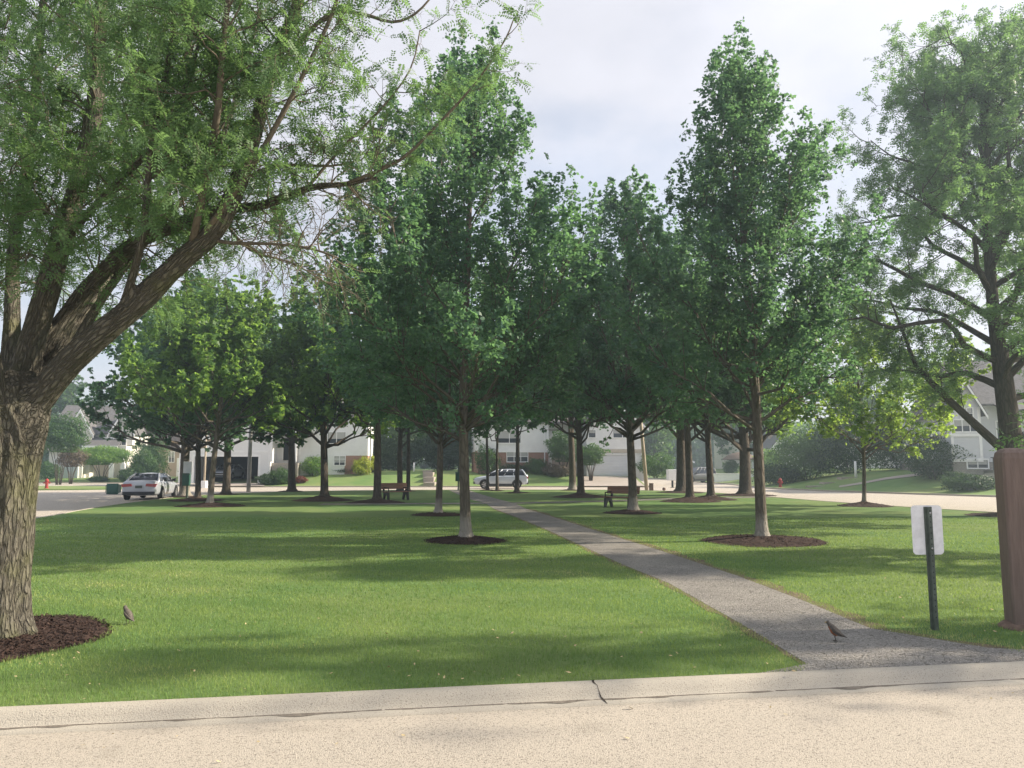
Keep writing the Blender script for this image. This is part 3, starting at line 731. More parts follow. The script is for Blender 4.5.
def big_locust():
    bx, by, _ = G(5, 640); bx -= .2
    root = thing('honey_locust_tree', 'massive old tree with furrowed leaning limbs in the left foreground', 'tree', (bx, by, 0), 0, None)
    c = Locust(5); O = np.array([bx, by, 0])
    def W(px, py, Y): return tuple(np.array(A(px, py, Y)) - O)
    rng = c.rng
    # trunk with flare and lumpy section
    secs = [(0, .45), (.05, .42), (.12, .385), (.25, .355), (.5, .33), (.9, .315), (1.3, .315), (1.65, .33), (1.95, .36), (2.2, .38), (2.4, .33), (2.55, .22)]
    rings = []; NA = 72
    for z, r in secs:
        ring = []
        for k in range(NA):
            th = 2 * math.pi * k / NA
            rr = r * (1 + .05 * math.sin(3 * th + z) + .035 * math.sin(5 * th + 2 + z * .6) + .022 * math.sin(11 * th + z * 2.1) + .014 * math.sin(19 * th + z * 3) + (.10 * max(0, math.sin(4 * th + .7)) if z < .2 else 0))
            ring.append((rr * math.cos(th) + .03 * z, rr * math.sin(th) * .95, z - .03))
        rings.append(ring)
    c.b.loft(rings)
    skel = [[(.03 * z, 0, z) for z in np.linspace(0, 2.0, 14)]]
    def big(pts, r0, r1, k=4, sides=18):
        p = spline(pts, k); n = len(p)
        r0 *= .63
        if r0 >= .04: skel.append(p)
        (c.b if r0 >= .04 else c.tw).tube(p, [(r0 + (r1 - r0) * (i / (n - 1)) ** .85) * (1 + rng.normal(0, .025)) for i in range(n)], sides, True, None, .045, c.rnd); return p
    limbA = big([W(14, 430, 7.33), W(40, 396, 7.28), W(80, 352, 7.15), W(132, 308, 7.0), W(180, 262, 6.9), W(216, 228, 6.8), W(240, 178, 6.7), W(258, 120, 6.65), W(272, 66, 6.6), W(296, 8, 6.5), W(318, -70, 6.4), W(345, -190, 6.3)], .235, .035)
    limbB = big([W(10, 420, 7.5), W(48, 345, 7.7), W(92, 284, 7.7), W(130, 247, 7.6), W(170, 228, 7.5), W(216, 211, 7.4), W(262, 205, 7.3), W(310, 188, 7.2), W(345, 184, 7.2), W(378, 178, 7.2)], .17, .022)
    limbC = big([W(8, 420, 7.4), W(36, 330, 7.5), W(60, 245, 7.5), W(82, 172, 7.5), W(95, 104, 7.5), W(100, 30, 7.6), W(108, -80, 7.7), W(120, -240, 7.9)], .21, .05)
    limbD = big([W(0, 430, 7.2), W(-12, 350, 6.9), W(-40, 260, 6.6), W(-80, 140, 6.3), W(-130, 10, 6.0), W(-170, -120, 5.9)], .17, .04)
    limbE = big([W(4, 420, 7.6), W(12, 330, 8.1), W(14, 240, 8.6), W(30, 150, 9.0), W(40, 40, 9.4), W(50, -80, 9.7)], .15, .04)
    limbF = big([W(30, 400, 7.4), W(88, 312, 8.0), W(122, 262, 8.6), W(165, 200, 9.1), W(180, 120, 9.5), W(190, 40, 9.8), W(195, -60, 10)], .12, .03)
    limbG = big([W(-15, 420, 7.3), W(-80, 330, 7.8), W(-170, 250, 8.4), W(-280, 190, 9), W(-380, 120, 9.4)], .16, .03)
    s1 = big([W(205, 238, 6.85), W(232, 243, 6.8), W(275, 244, 6.7), W(312, 249, 6.6), W(338, 258, 6.55)], .035, .008, 3, 8)
    s2 = big([W(238, 188, 6.7), W(258, 172, 6.75), W(292, 165, 6.8), W(330, 166, 6.85), W(362, 160, 6.9)], .035, .008, 3, 8)
    s3 = big([W(266, 90, 6.6), W(292, 50, 6.6), W(330, 14, 6.6), W(362, 14, 6.6), W(392, 22, 6.6), W(415, 14, 6.6), W(434, -6, 6.6)], .045, .008, 3, 8)
    s4 = big([W(345, 184, 7.2), W(400, 160, 7.1), W(440, 122, 7.0), W(468, 92, 6.95), W(488, 66, 6.9), W(506, 38, 6.9), W(514, 18, 6.9)], .03, .006, 3, 8)
    s5 = big([W(190, 255, 6.9), W(215, 130, 6.2), W(222, 60, 6.0), W(230, -20, 5.9)], .06, .02, 4, 10)
    s9 = big([W(118, 322, 7.1), W(142, 240, 6.6), W(152, 140, 6.3), W(172, 40, 6.1), W(180, -60, 6.0)], .07, .02, 4, 10)
    s10 = big([W(186, 258, 6.9), W(246, 176, 6.5), W(292, 96, 6.3), W(332, 14, 6.2), W(350, -50, 6.1)], .05, .012, 4, 10)
    s11 = big([W(60, 372, 7.3), W(104, 296, 7.6), W(150, 236, 7.9), W(205, 170, 8.2), W(240, 90, 8.4), W(262, 0, 8.6)], .085, .02, 4, 10)
    s6 = big([W(60, 245, 7.5), W(110, 190, 7.0), W(150, 150, 6.6), W(180, 100, 6.3), W(200, 40, 6.1)], .07, .02, 4, 10)
    s7 = big([W(300, 196, 7.2), W(340, 150, 7.2), W(380, 110, 7.2), W(410, 70, 7.2), W(420, 30, 7.2)], .03, .006, 3, 8)
    s8 = big([W(216, 211, 7.4), W(250, 250, 7.6), W(290, 262, 7.8), W(330, 285, 7.9)], .03, .006, 3, 8)
    c.along(limbA, .46, 1, 18, .8, .011, .8, 17)
    c.along(limbB, .3, .7, 16, .75, .012, .8, 20); c.along(limbB, .7, 1, 14, .65, .009, .3, 12)
    c.along(limbC, .2, 1, 60, 1.0, .014, 1, 27)
    c.along(limbD, .2, 1, 46, 1.05, .014, 1, 25)
    c.along(limbE, .2, 1, 58, 1.1, .014, 1, 28)
    c.along(limbF, .25, 1, 48, 1.0, .013, 1, 28)
    c.along(limbG, .3, 1, 20, 1.2, .015, 1, 22)
    c.along(s1, .15, 1, 20, .6, .007, .08, 10, .05); c.along(s2, .2, 1, 12, .5, .007, .55, 16, .1)
    c.along(s3, .1, .5, 7, .55, .007, .7, 16); c.along(s3, .6, 1, 5, .28, .005, .0, 4)
    c.along(s4, .2, .95, 9, .28, .005, 1, 22, .35); c.along(s7, .1, 1, 10, .5, .006, .9, 20, .2)
    c.along(s9, .3, 1, 14, .7, .008, .9, 22); c.along(s10, .3, 1, 14, .6, .007, .75, 18); c.along(s11, .4, 1, 14, .8, .008, .9, 20)
    c.along(s5, .2, 1, 20, .7, .009, 1, 28); c.along(s6, .2, 1, 20, .75, .009, 1, 28); c.along(s8, .1, 1, 24, .6, .007, .1, 8, 0); c.along(limbB, .55, 1, 18, .6, .007, .05, 8, .1)
    # fuse the limbs into one skin, then give every vertex bark coordinates that run along its own limb
    tmp = c.b.build('trunk', M['bark locust'], root, True)
    md = tmp.modifiers.new('fuse', 'REMESH'); md.mode = 'VOXEL'; md.voxel_size = .018; md.use_smooth_shade = True
    sm = tmp.modifiers.new('ease', 'SMOOTH'); sm.factor = .5; sm.iterations = 7
    dg = bpy.context.evaluated_depsgraph_get(); me = bpy.data.meshes.new_from_object(tmp.evaluated_get(dg)); me.name = 'trunk'
    bpy.data.objects.remove(tmp)
    co = np.zeros(len(me.vertices) * 3, np.float32); me.vertices.foreach_get('co', co); co = co.reshape(-1, 3).astype(float)
    no = np.zeros(len(me.vertices) * 3, np.float32); me.vertices.foreach_get('normal', no); no = no.reshape(-1, 3)
    SP, SA, SB, SR = [], [], [], []
    for q, P in enumerate(skel):
        P = np.array(spline(P, 4)); T_ = unit(np.gradient(P, axis=0)); ref = np.array([1.0, 0, 0]); run = 0 if q == 0 else 2.0
        for i in range(len(P)):
            if i: run += np.linalg.norm(P[i] - P[i - 1])
            a = unit(ref - T_[i] * (ref @ T_[i])); ref = a; SP.append(P[i]); SA.append(a); SB.append(np.cross(T_[i], a)); SR.append(run)
    SP, SA, SB, SR = map(np.array, (SP, SA, SB, SR)); k = np.zeros(len(co), int)
    for i in range(0, len(co), 4000): k[i:i + 4000] = ((co[i:i + 4000, None, :] - SP[None]) ** 2).sum(2).argmin(1)
    d = co - SP[k]; T_ = np.cross(SA[k], SB[k]); u = (d * SA[k]).sum(1); v_ = (d * SB[k]).sum(1); w_ = SR[k] + (d * T_).sum(1)
    at = me.attributes.new('bc', 'FLOAT_VECTOR', 'POINT'); at.data.foreach_set('vector', np.stack([u, v_, w_], 1).astype(np.float32).ravel())
    ang = np.arctan2(v_, u); lump = .010 * np.sin(5 * ang + 1.3 * w_) * np.sin(4.1 * w_ + ang) + .007 * np.sin(13 * ang + 2.5 * np.sin(w_ * 3)) + .005 * np.sin(23 * ang + 3 * np.sin(w_ * 5.1))
    co += no * lump[:, None] * np.clip(np.hypot(u, v_) / .25, .25, 1)[:, None]; me.vertices.foreach_set('co', co.astype(np.float32).ravel()); me.update()
    me.materials.clear(); finish('trunk', me, M['bark locust'], root, True)
    tr2 = c.tw.build('twigs', M['bark twig'], root, True)
    V, F, var = fronds(np.array(c.fp), np.array(c.fd), rng, .17, 8, .0075, .036)
    mesh_np('crown', V, F, M['locust'], root, var)
    mulch((bx, by, .002), 1.06, .03, 'dark red brown mulch ring around the massive foreground trunk', 999); HOLES.append((bx, by, 1.06))
    print('locust fronds', len(c.fp))
big_locust()


def street_locust(name, label, loc, seed, sc, dens, group, trunk_r=.3, spread=1.0, rz=0, limbs=None, num=26, mulch_label=None, m='locust far', pairs=3):
    root = thing(name, label, 'tree', loc, rz, group); c = Locust(seed); rng = c.rng; H = 14 * sc
    tp = [(0, 0, -.05), (0, 0, .1), (.01, 0, .5), (0, .02, 1.2), (-.05, 0, 2.2), (-.12, 0, 3.4), (-.22, .05, 5.2), (-.2, .1, 7.4), (-.1, .0, 9.6), (0, 0, 12)]
    tp = [(x * sc, y * sc, z * sc) for x, y, z in tp]
    c.b.tube(tp, [trunk_r * k for k in (1.45, 1.25, 1.05, 1, .92, .8, .55, .4, .25, .08)], 18, True, None, .03, c.rnd)
    L = limbs or []
    for i in range(num):
        az = i * 2.4 + rng.uniform(-.3, .3); t = (i + .5) / num; z0 = (2.8 + 7.4 * t) * sc; el = R(6 + 52 * t + rng.uniform(-8, 8))
        Ln = (4.7 * spread * (1 - .50 * t) * rng.uniform(.75, 1.1)) * sc; k = np.interp(z0, [p[2] for p in tp], range(len(tp))); j = min(int(k), len(tp) - 2); o = np.array(tp[j]) + (np.array(tp[j + 1]) - np.array(tp[j])) * (k - j)
        d = np.array([math.cos(az), math.sin(az), 0])
        pts = [tuple(o + d * math.cos(el) * Ln * s + np.array([0, 0, math.sin(el) * Ln * s + .10 * Ln * math.sin(s * 3)]) + rng.normal(0, .05 * Ln * (s > 0), 3) * .6) for s in np.linspace(0, 1, 6)]
        L.append((spline(pts, 2), trunk_r * .36 * (1 - .5 * t)))
    for pts, r in L:
        c.b.tube(pts, [r * (1 - .85 * i / (len(pts) - 1)) for i in range(len(pts))], 8, False)
        c.along(pts, .25, 1, 13, 1.25 * sc, .02, 1, dens, .12, .6)
    c.b.build('trunk', M['bark dark'], root, True)
    c.tw.build('twigs', M['bark dark'], root, True)
    V, F, var = fronds(np.array(c.fp), np.array(c.fd), rng, .24, pairs, .024, .10); mesh_np('crown', V, F, M[m], root, var)
    print(name, 'fronds', len(c.fp)); return root
rx, ry, _ = G(1018, 516)
def RL(px, py, Y): return tuple(np.array(A(px, py, Y)) - np.array([rx, ry, 0]))
street_locust('honey_locust_tree', 'tall feathery tree behind the brown timber post with one low slanting limb', (rx, ry, .03), 77, 1.36, 17, None, .36, spread=1.12, num=34,
              limbs=[(spline([RL(1008, 455, ry), RL(975, 425, ry), RL(940, 392, ry), RL(916, 365, ry), RL(904, 335, ry + .3), RL(890, 300, ry + .5)], 3), .17),
                     (spline([RL(1005, 380, ry), RL(1035, 350, ry - .5), RL(1080, 300, ry - .8)], 3), .15)])
mulch((rx, ry, .002), 1.5, .1, 'brown mulch ring partly hidden behind the brown timber post', 1001); HOLES.append((rx, ry, 1.5))
# trees further right along the park whose crowns shade the near lawn
street_locust('honey_locust_tree', 'feathery tree standing on the lawn beyond the timber sign', (12.6, 8.3, 0), 88, .84, 3, None, .2, spread=.30, num=7)
street_locust('honey_locust_tree', 'slender feathery tree on the lawn right of the street sign', (12.2, 14.3, 0), 89, .74, 5, None, .22, spread=.62, num=26)

# ------------------------------------------------------------------ trees behind the houses
BG = 'trees behind the houses'
proto = maple('background_tree', 'broad green tree behind the left house with the open garage', (-19, 92, .8), 13.5, 2.5, 5.2, .3, 13000, .36, 301, 'back', 'bark dark', 26, prof=broad, sig=.4, group=BG, sides=8)
proto2 = maple('background_tree', 'round green tree behind the right end of the white houses', (14.5, 118, .8), 12.5, 2.2, 5.6, .3, 13000, .38, 302, 'back', 'bark dark', 26, prof=broad, sig=.45, group=BG, sides=8)
bgt = [(-9, 94, 0, 1.0, 'dense green tree closing the gap above the walkway steps'), (-2.5, 88, 1, .82, 'green tree right of the stepped walkway, beside the middle house'),
       (4, 100, 0, 1.05, 'green tree behind the roof of the middle white house'), (-28, 100, 1, 1.0, 'green tree behind the left end of the open garage house'),
       (-38, 112, 0, 1.05, 'pale green tree right of the gabled house'), (-52, 118, 1, 1.15, 'green tree behind the gabled house on the left'), (-66, 112, 0, 1.1, 'green tree left of the gabled house'),
       (24, 128, 0, 1.0, 'far green tree at the end of the side street'), (36, 118, 1, 1.0, 'green tree behind the far beige house'), (38.5, 84, 0, .9, 'green tree behind the dark hedge on the right'),
       (48, 78, 1, 1.05, 'green tree behind the hedge, left of the grey house'), (60, 76, 0, 1.1, 'green tree behind the grey house'), (50, 62, 0, .7, 'low dark tree left of the grey house front'),
       (10.8, 84, 1, .62, 'small green tree beside the right corner of the garage wing')]
for i, (x, y, k, s, lb) in enumerate(bgt):
    dup((proto, proto2)[k], (x, y, .6), i * 1.7, s, lb, BG)

def far_wood():
    rng = np.random.default_rng(44); N = 60000; x = rng.uniform(-170, 170, N); y = 165 + 14 * np.sin(x * .03) + rng.uniform(-7, 7, N)
    top = 11 + 2.4 * np.sin(x * .31 + 1) + 1.7 * np.sin(x * .83) + 1.2 * np.sin(x * 1.9 + 2); z = top * rng.random(N) ** .8 + rng.normal(0, .4, N)
    P = np.stack([x, y, np.maximum(z, .2)], 1); nrm = unit(rng.normal(0, 1, (N, 3)) + np.array([0, -.5, .5])); e = unit(np.cross(nrm, rng.normal(0, 1, (N, 3)))); g = np.cross(nrm, e); L = rng.uniform(.4, .9, N)[:, None]
    V = np.stack([P - e * L, P + g * L * .7, P + e * L, P - g * L * .7], 1).reshape(-1, 3)
    o = mesh_np('far_woods', V, np.arange(4 * N).reshape(-1, 4), M['back'], None, np.clip(.5 + .3 * np.sin(x * .5) + rng.normal(0, .2, N), 0, 1)); o['kind'] = 'stuff'; o['label'] = 'far line of green woods beyond the houses'
far_wood()

# ------------------------------------------------------------------ shrubs
def shrub(name, label, loc, rx, ry, rz, n, ls, m='shrub', seed=1, stem=False, cat='shrub', box=0):
    rng = np.random.default_rng(seed); root = thing(name, label, cat, loc)
    d = unit(rng.normal(0, 1, (n, 3))); ph = rng.uniform(0, 6, 6)
    lump = 1 + .17 * np.sin(3 * d[:, 0] + ph[0]) * np.cos(3 * d[:, 1] + ph[1]) + .13 * np.sin(6 * d[:, 2] + 5 * d[:, 0] + ph[2]) + .10 * np.sin(11 * d[:, 1] + 7 * d[:, 2] + ph[3])
    r = (rng.random(n) ** .25) * lump * np.where(rng.random(n) < .06, rng.uniform(1, 1.22, n), 1)
    P = d * r[:, None] * np.array([rx, ry, rz]) + np.array([0, 0, rz * .96]); P[:, 2] = np.maximum(P[:, 2], .05)
    nrm = unit(d + rng.normal(0, .6, (n, 3))); e = unit(np.cross(nrm, rng.normal(0, 1, (n, 3)))); g = np.cross(nrm, e); L = ls * rng.uniform(.6, 1.3, n)[:, None]
    V = np.stack([P - e * L * .6, P + g * L * .4, P + e * L * .6, P - g * L * .4], 1).reshape(-1, 3)
    if stem: V[:, 2] += stem
    mesh_np('foliage', V, np.arange(4 * n).reshape(-1, 4), M[m], root, np.clip(rng.random(n) * .6 + .4 * (lump - .8) / .4, 0, 1))
    mb = MB()
    for k in range(6 if stem else 4):
        a = k * 6.28 / (6 if stem else 4) + ph[4]; q = .16 * rx
        mb.tube([(q * .5 * math.cos(a), q * .5 * math.sin(a), -.1), (q * math.cos(a), q * math.sin(a), (stem or 0) * .5 + .1), (rx * .55 * math.cos(a), ry * .55 * math.sin(a), (stem or 0) + rz)], [.05, .04, .015], 6)
    mb.build('stems', M['bark dark'], root, True)
    return root
def on_c(px, Y, dz=0): x = AX(px, Y); return (x, Y, float(elev_c(x, Y)) - .03 + dz)
def on_l(px, Y): x = AX(px, Y); return (x, Y, elev_l(x, Y) - .02)
def on_r(px, Y): x = AX(px, Y); return (x, Y, elev_r(x, Y) - .03)
shrub('shrub', 'clipped green bush beside the garage of the gabled house', on_l(54, 92), 1.3, 1.2, 1.1, 3500, .13, seed=1)
shrub('small_tree', 'flat topped multi stemmed small tree before the gabled house', on_l(106, 89), 3.2, 2.4, 1.1, 9000, .15, 'bright', 2, 1.9, 'tree')
shrub('shrub', 'tall rounded topiary bush behind the silver sedan, taller one', on_l(154, 92), 2.1, 1.8, 2.5, 8000, .15, seed=3)
shrub('shrub', 'rounded topiary bush behind the silver sedan, shorter one', on_l(146, 89), 1.5, 1.4, 1.8, 6000, .13, seed=4)
shrub('shrub', 'low mounded bush at the arched porch', on_l(133, 88), 1.2, 1.1, .8, 3500, .12, seed=5)
shrub('hedge', 'low clipped hedge below the flat topped small tree', on_l(103, 87.5), 1.15, .6, .35, 2200, .1, 'shrub dark', 6)
shrub('small_tree', 'dark round crowned tree left of the gabled house', (AX(64, 78), 78, -.1), 2.6, 2.4, 1.9, 9000, .17, 'shrub', 7, 3.3, 'tree')
shrub('shrub', 'bronze leaved bush right of the big trunk', (AX(76, 82), 82, 0), 1.6, 1.3, 1.0, 3500, .13, 'shrub brown', 8, 1.7)
shrub('shrub', 'dark low bush right of the open garage', on_c(271, 70.2), 1.0, .9, .55, 2800, .1, 'shrub dark', 9)
shrub('shrub', 'dark bush below the porch steps', on_c(284, 70.4), 1.15, .8, .75, 2800, .1, 'shrub', 10)
shrub('shrub', 'small red leaved shrub left of the porch tree', on_c(303, 71), .65, .6, .33, 1500, .09, 'shrub red', 11)
shrub('shrub', 'yellow green bush below the white house windows', on_c(316, 74), 1.15, 1.0, 1.0, 3800, .11, 'bright', 12)
shrub('shrub', 'bright lime bush at the brick house corner, larger one', on_c(363, 74.5), .95, .9, .85, 3800, .1, 'shrub lime sunlit', 13)
shrub('shrub', 'bright lime bush at the brick house corner, smaller one', on_c(374, 76), .5, .5, .8, 2200, .1, 'shrub lime sunlit', 14)
shrub('hedge', 'low green hedge under the lower window', on_c(342, 75), 1.2, .5, .3, 2000, .09, 'shrub dark', 15)
shrub('shrub', 'rounded bush right of the brick wall window', on_c(537, 75), 1.0, .9, .8, 3600, .11, 'shrub', 16)
shrub('shrub', 'reddish green bush below the entrance stairs', on_c(556, 74), 1.3, 1.0, .65, 3200, .11, 'shrub brown', 17)
shrub('shrub', 'tall bush left of the brick wall window', on_c(488, 76), 1.3, 1.0, 1.5, 4500, .12, 'shrub', 18)
shrub('hedge', 'low dark hedge behind the white hatchback', on_c(514, 75.5), 1.9, .6, .5, 3000, .1, 'shrub dark', 19)
shrub('hedge', 'dark hedge at the top of the walkway steps', on_c(396, 83), 3.8, 1.4, 2.6, 13000, .17, 'shrub dark', 20)
shrub('hedge', 'dark hedge right of the walkway steps', on_c(446, 83), 2.6, 1.4, 2.4, 10000, .17, 'shrub dark', 21)
shrub('small_tree', 'round crowned small tree in front of the entrance stairs', on_c(563, 74.5), 1.75, 1.5, 1.55, 7000, .12, 'shrub', 22, 1.4, 'tree')
shrub('small_tree', 'round crowned small tree left of the white garage door', on_c(590, 72.5), 1.35, 1.2, 1.0, 4500, .12, 'shrub', 23, 1.5, 'tree')
shrub('hedge', 'bright green rounded hedge right of the garage wing', on_c(654, 76), 1.9, 1.5, 1.15, 6500, .12, 'shrub', 24)
shrub('shrub', 'mounded pale green bush by the side street', on_r(766, 96), 1.6, 1.4, 1.3, 3500, .16, 'bright', 25)
shrub('hedge', 'big light green bush of the right hedge', on_r(805, 69), 3.3, 2.6, 2.5, 12000, .16, 'back', 26)
shrub('hedge', 'big dark bush of the right hedge', on_r(846, 67), 3.1, 2.4, 2.5, 12000, .15, 'shrub dark', 27)
shrub('hedge', 'low dark spreading bush left of the right hedge', on_r(776, 69), 2.4, 1.6, .95, 5500, .13, 'shrub dark', 28)
shrub('hedge', 'dark yew bush in front of the grey house', on_r(931, 55), 2.4, 1.9, 1.7, 9000, .12, 'shrub dark', 29)
shrub('hedge', 'dark rounded bush left of the yew', on_r(898, 64), 2.4, 1.8, 2.0, 8000, .14, 'shrub dark', 30)
shrub('hedge', 'low dark hedge along the grey house driveway', on_r(966, 49), 1.7, 1.0, .55, 4500, .1, 'shrub dark', 31)
shrub('shrub', 'low shrub at the foot of the stone porch wall', on_r(950, 51), .9, .7, .55, 2500, .09, 'shrub dark', 32)
shrub('shrub', 'small light green shrub by the pale house at the side street', on_r(729, 100), 1.1, 1.0, 1.0, 2500, .16, 'shrub', 33)

# ------------------------------------------------------------------ houses
def window(root, x0, x1, z0, z1, y, nx=2, nz=1, ft=.09):
    mb = MB(); e = ft
    mb.box(x0 - e, x1 + e, y - .05, y + .02, z1, z1 + e); mb.box(x0 - e, x1 + e, y - .07, y + .02, z0 - e, z0)
    mb.box(x0 - e, x0, y - .05, y + .02, z0, z1); mb.box(x1, x1 + e, y - .05, y + .02, z0, z1)
    for k in range(1, nx): q = x0 + (x1 - x0) * k / nx; mb.box(q - .03, q + .03, y - .04, y + .02, z0, z1)
    for k in range(1, nz): q = z0 + (z1 - z0) * k / nz; mb.box(x0, x1, y - .037, y + .017, q - .025, q + .025)
    fr = mb.build('window', M['trim'], root)
    MB().box(x0, x1, y - .02, y + .01, z0, z1).build('pane', M['glass'], fr)
    MB().box(x0 + .04, x1 - .04, y - .026, y - .0205, z1 - (z1 - z0) * (.35 + .3 * ((x0 * 7.3) % 1)), z1).build('blind', M['blind'], fr)
    return fr
def gable_x(mb, x0, x1, y0, y1, z, rise, ov=.4, t=.14):
    """ridge along x: slopes face the street and the back"""
    ym = (y0 + y1) / 2; a = rise / (ym - y0)
    P = [(y0 - ov, z - ov * a), (ym, z + rise), (y1 + ov, z - ov * a), (y1 + ov, z - ov * a + t), (ym, z + rise + t * 1.2), (y0 - ov, z - ov * a + t)]
    mb.prism(P, x0 - ov, x1 + ov, 'x')
def gable_y(mb, x0, x1, y0, y1, z, rise, ov=.4, t=.14):
    xm = (x0 + x1) / 2; a = rise / (xm - x0)
    P = [(x0 - ov, z - ov * a), (xm, z + rise), (x1 + ov, z - ov * a), (x1 + ov, z - ov * a + t), (xm, z + rise + t * 1.2), (x0 - ov, z - ov * a + t)]
    mb.prism(P, y0 - ov, y1 + ov, 'y')
def rake(root, x0, x1, y, z, rise, ov=.4, t=.26):
    """white boards along a street-facing gable"""
    xm = (x0 + x1) / 2; a = rise / (xm - x0); mb = MB()
    for sgn, xa in ((1, x0 - ov), (-1, x1 + ov)):
        za = z - ov * a
        mb.prism([(xa, za - t), (xm, z + rise - t), (xm, z + rise - .01), (xa, za - .01)][::sgn], y - ov - .06, y - ov - .004, 'y')
    return mb.build('rake_board', M['trim'], root)
def gable_wall(mb, x0, x1, y0, y1, z0, z1, rise):
    mb.prism([(x0, z0), (x1, z0), (x1, z1), ((x0 + x1) / 2, z1 + rise), (x0, z1)], y0, y1, 'y')
def garage(root, x0, x1, z0, z1, y):
    mb = MB(); n_ = 4
    for k in range(n_):
        a = z0 + (z1 - z0) * k / n_; b = z0 + (z1 - z0) * (k + 1) / n_
        mb.box(x0, x1, y - .03, y + .02, a + .012, b - .012)
        for j in range(4): q = (x1 - x0) / 4; mb.box(x0 + j * q + .12, x0 + (j + 1) * q - .12, y - .045, y + .02, a + .09, b - .09)
    d = mb.build('garage_door', M['door'], root)
    tr_ = MB().box(x0 - .12, x0 - .005, y - .17, y + .02, z0, z1 + .12).box(x1 + .005, x1 + .12, y - .17, y + .02, z0, z1 + .12).box(x0 - .005, x1 + .005, y - .17, y + .02, z1 + .005, z1 + .12)
    tr_.build('door_frame', M['trim'], d)
def local(Y): return (lambda px: AX(px, Y)), (lambda py: AZ(py, Y))

def house_open_garage():
    Y = 74.0; X, Z = local(Y); ox = X(275)
    r = thing('house', 'white two storey house with open dark garage and lime bushes at its corner', 'house', (ox, Y, 0), R(6))
    x = lambda px: X(px) - ox; z = Z
    mb = MB(); g0, g1 = x(207), x(266); zt = z(457); zb = .2; yf = -2.2; ye = z(426)
    mb.box(x(193), g0, yf, 6, zb, zt).box(g1, x(277), yf, 6, zb, zt).box(x(193), x(277), yf, 6, zt, ye)      # garage wing round its opening
    gable_wall(mb, x(193), x(277), yf + .004, 5.9, ye, ye, 2.6)
    mb.box(x(277), x(300), .6, 8, zb, z(425)).box(x(300), x(367.5), 0, 9, zb + 2.6, z(414))
    mb.build('wall', M['white'], r)
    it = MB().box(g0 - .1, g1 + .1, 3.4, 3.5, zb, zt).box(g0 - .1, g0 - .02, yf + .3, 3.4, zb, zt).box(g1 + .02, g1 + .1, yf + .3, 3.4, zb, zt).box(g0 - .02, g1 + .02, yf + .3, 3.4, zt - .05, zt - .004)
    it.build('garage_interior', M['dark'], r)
    tr = Pieces().box(g0 - .2, g0, yf - .04, yf + .3, zb, zt + .2).box(g1, g1 + .2, yf - .04, yf + .3, zb, zt + .2).box(g0, g1, yf - .04, yf + .3, zt, zt + .2)
    tr.box(x(193) - .02, x(277) + .02, yf - .03, yf, z(453), z(451)).box(x(277) - .18, x(277) + .02, yf - .025, yf, zb, ye).box(x(193) - .02, x(193) + .16, yf - .025, yf, zb, ye)
    tr.box(x(300), x(300) + .18, -.025, 0, zb + 2.6, z(414)).box(x(367.5) - .18, x(367.5) + .01, -.025, .2, zb + 2.6, z(414))
    tr.build('trim_board', M['trim'], r)
    br = MB().box(x(300), x(367.5), .01, 9, zb, zb + 2.6); br.build('brick_base', M['brick'], r)
    MB().box(x(300), x(345), -.03, .01, zb, zb + 2.597).build('siding_panel', M['white'], r)
    rf = MB(); gable_y(rf, x(193), x(277), yf, 6, ye, 2.6); gable_x(rf, x(299), x(368), 0, 9, z(414), 2.6); rf.build('roof', M['roof'], r); rake(r, x(193), x(277), yf, ye, 2.6)
    MB().prism([(-2.4, z(433)), (.5, z(424)), (.5, z(424) + .12), (-2.4, z(433) + .12)], x(272), x(313), 'x').build('porch_roof', M['roof'], r)
    MB().box(x(272), x(313), -2.45, -2.3, z(436), z(433) + .13).box(x(278) - .1, x(278) + .1, -2.4, -2.2, z(462), z(436)).box(x(301) - .1, x(301) + .1, -2.4, -2.2, z(462), z(436)).build('porch_frame', M['trim'], r)
    d = MB().box(x(284), x(290.5), .5, .6, z(460), z(438)).build('door', M['dark'], r)
    MB().box(x(290), x(290.3), .46, .5, z(450), z(449)).build('handle', M['alloy'], d)
    MB().box(x(282.6), x(283.9), .5, .6, z(460), z(437)).box(x(290.6), x(292), .5, .6, z(460), z(437)).build('door_frame', M['trim'], d)
    MB().box(x(276), x(302), -1.6, .55, zb, z(463)).box(x(279), x(299), -2.0, -1.6, zb, z(465)).box(x(281), x(297), -2.4, -2.0, zb, z(467.5)).build('porch_steps', M['stone'], r)
    window(r, x(257), x(271), z(440), z(431.5), yf, 2); window(r, x(220.5), x(231.5), z(440), z(431.5), yf, 2)
    window(r, x(328), x(345), z(443), z(432), 0, 2); window(r, x(335), x(345), z(465), z(456), -.03, 2, 3)
    MB().tube([(x(370), .1, .4), (x(370), .1, z(425))], .07, 8).build('downpipe', M['pole'], r)
    return r
house_open_garage()

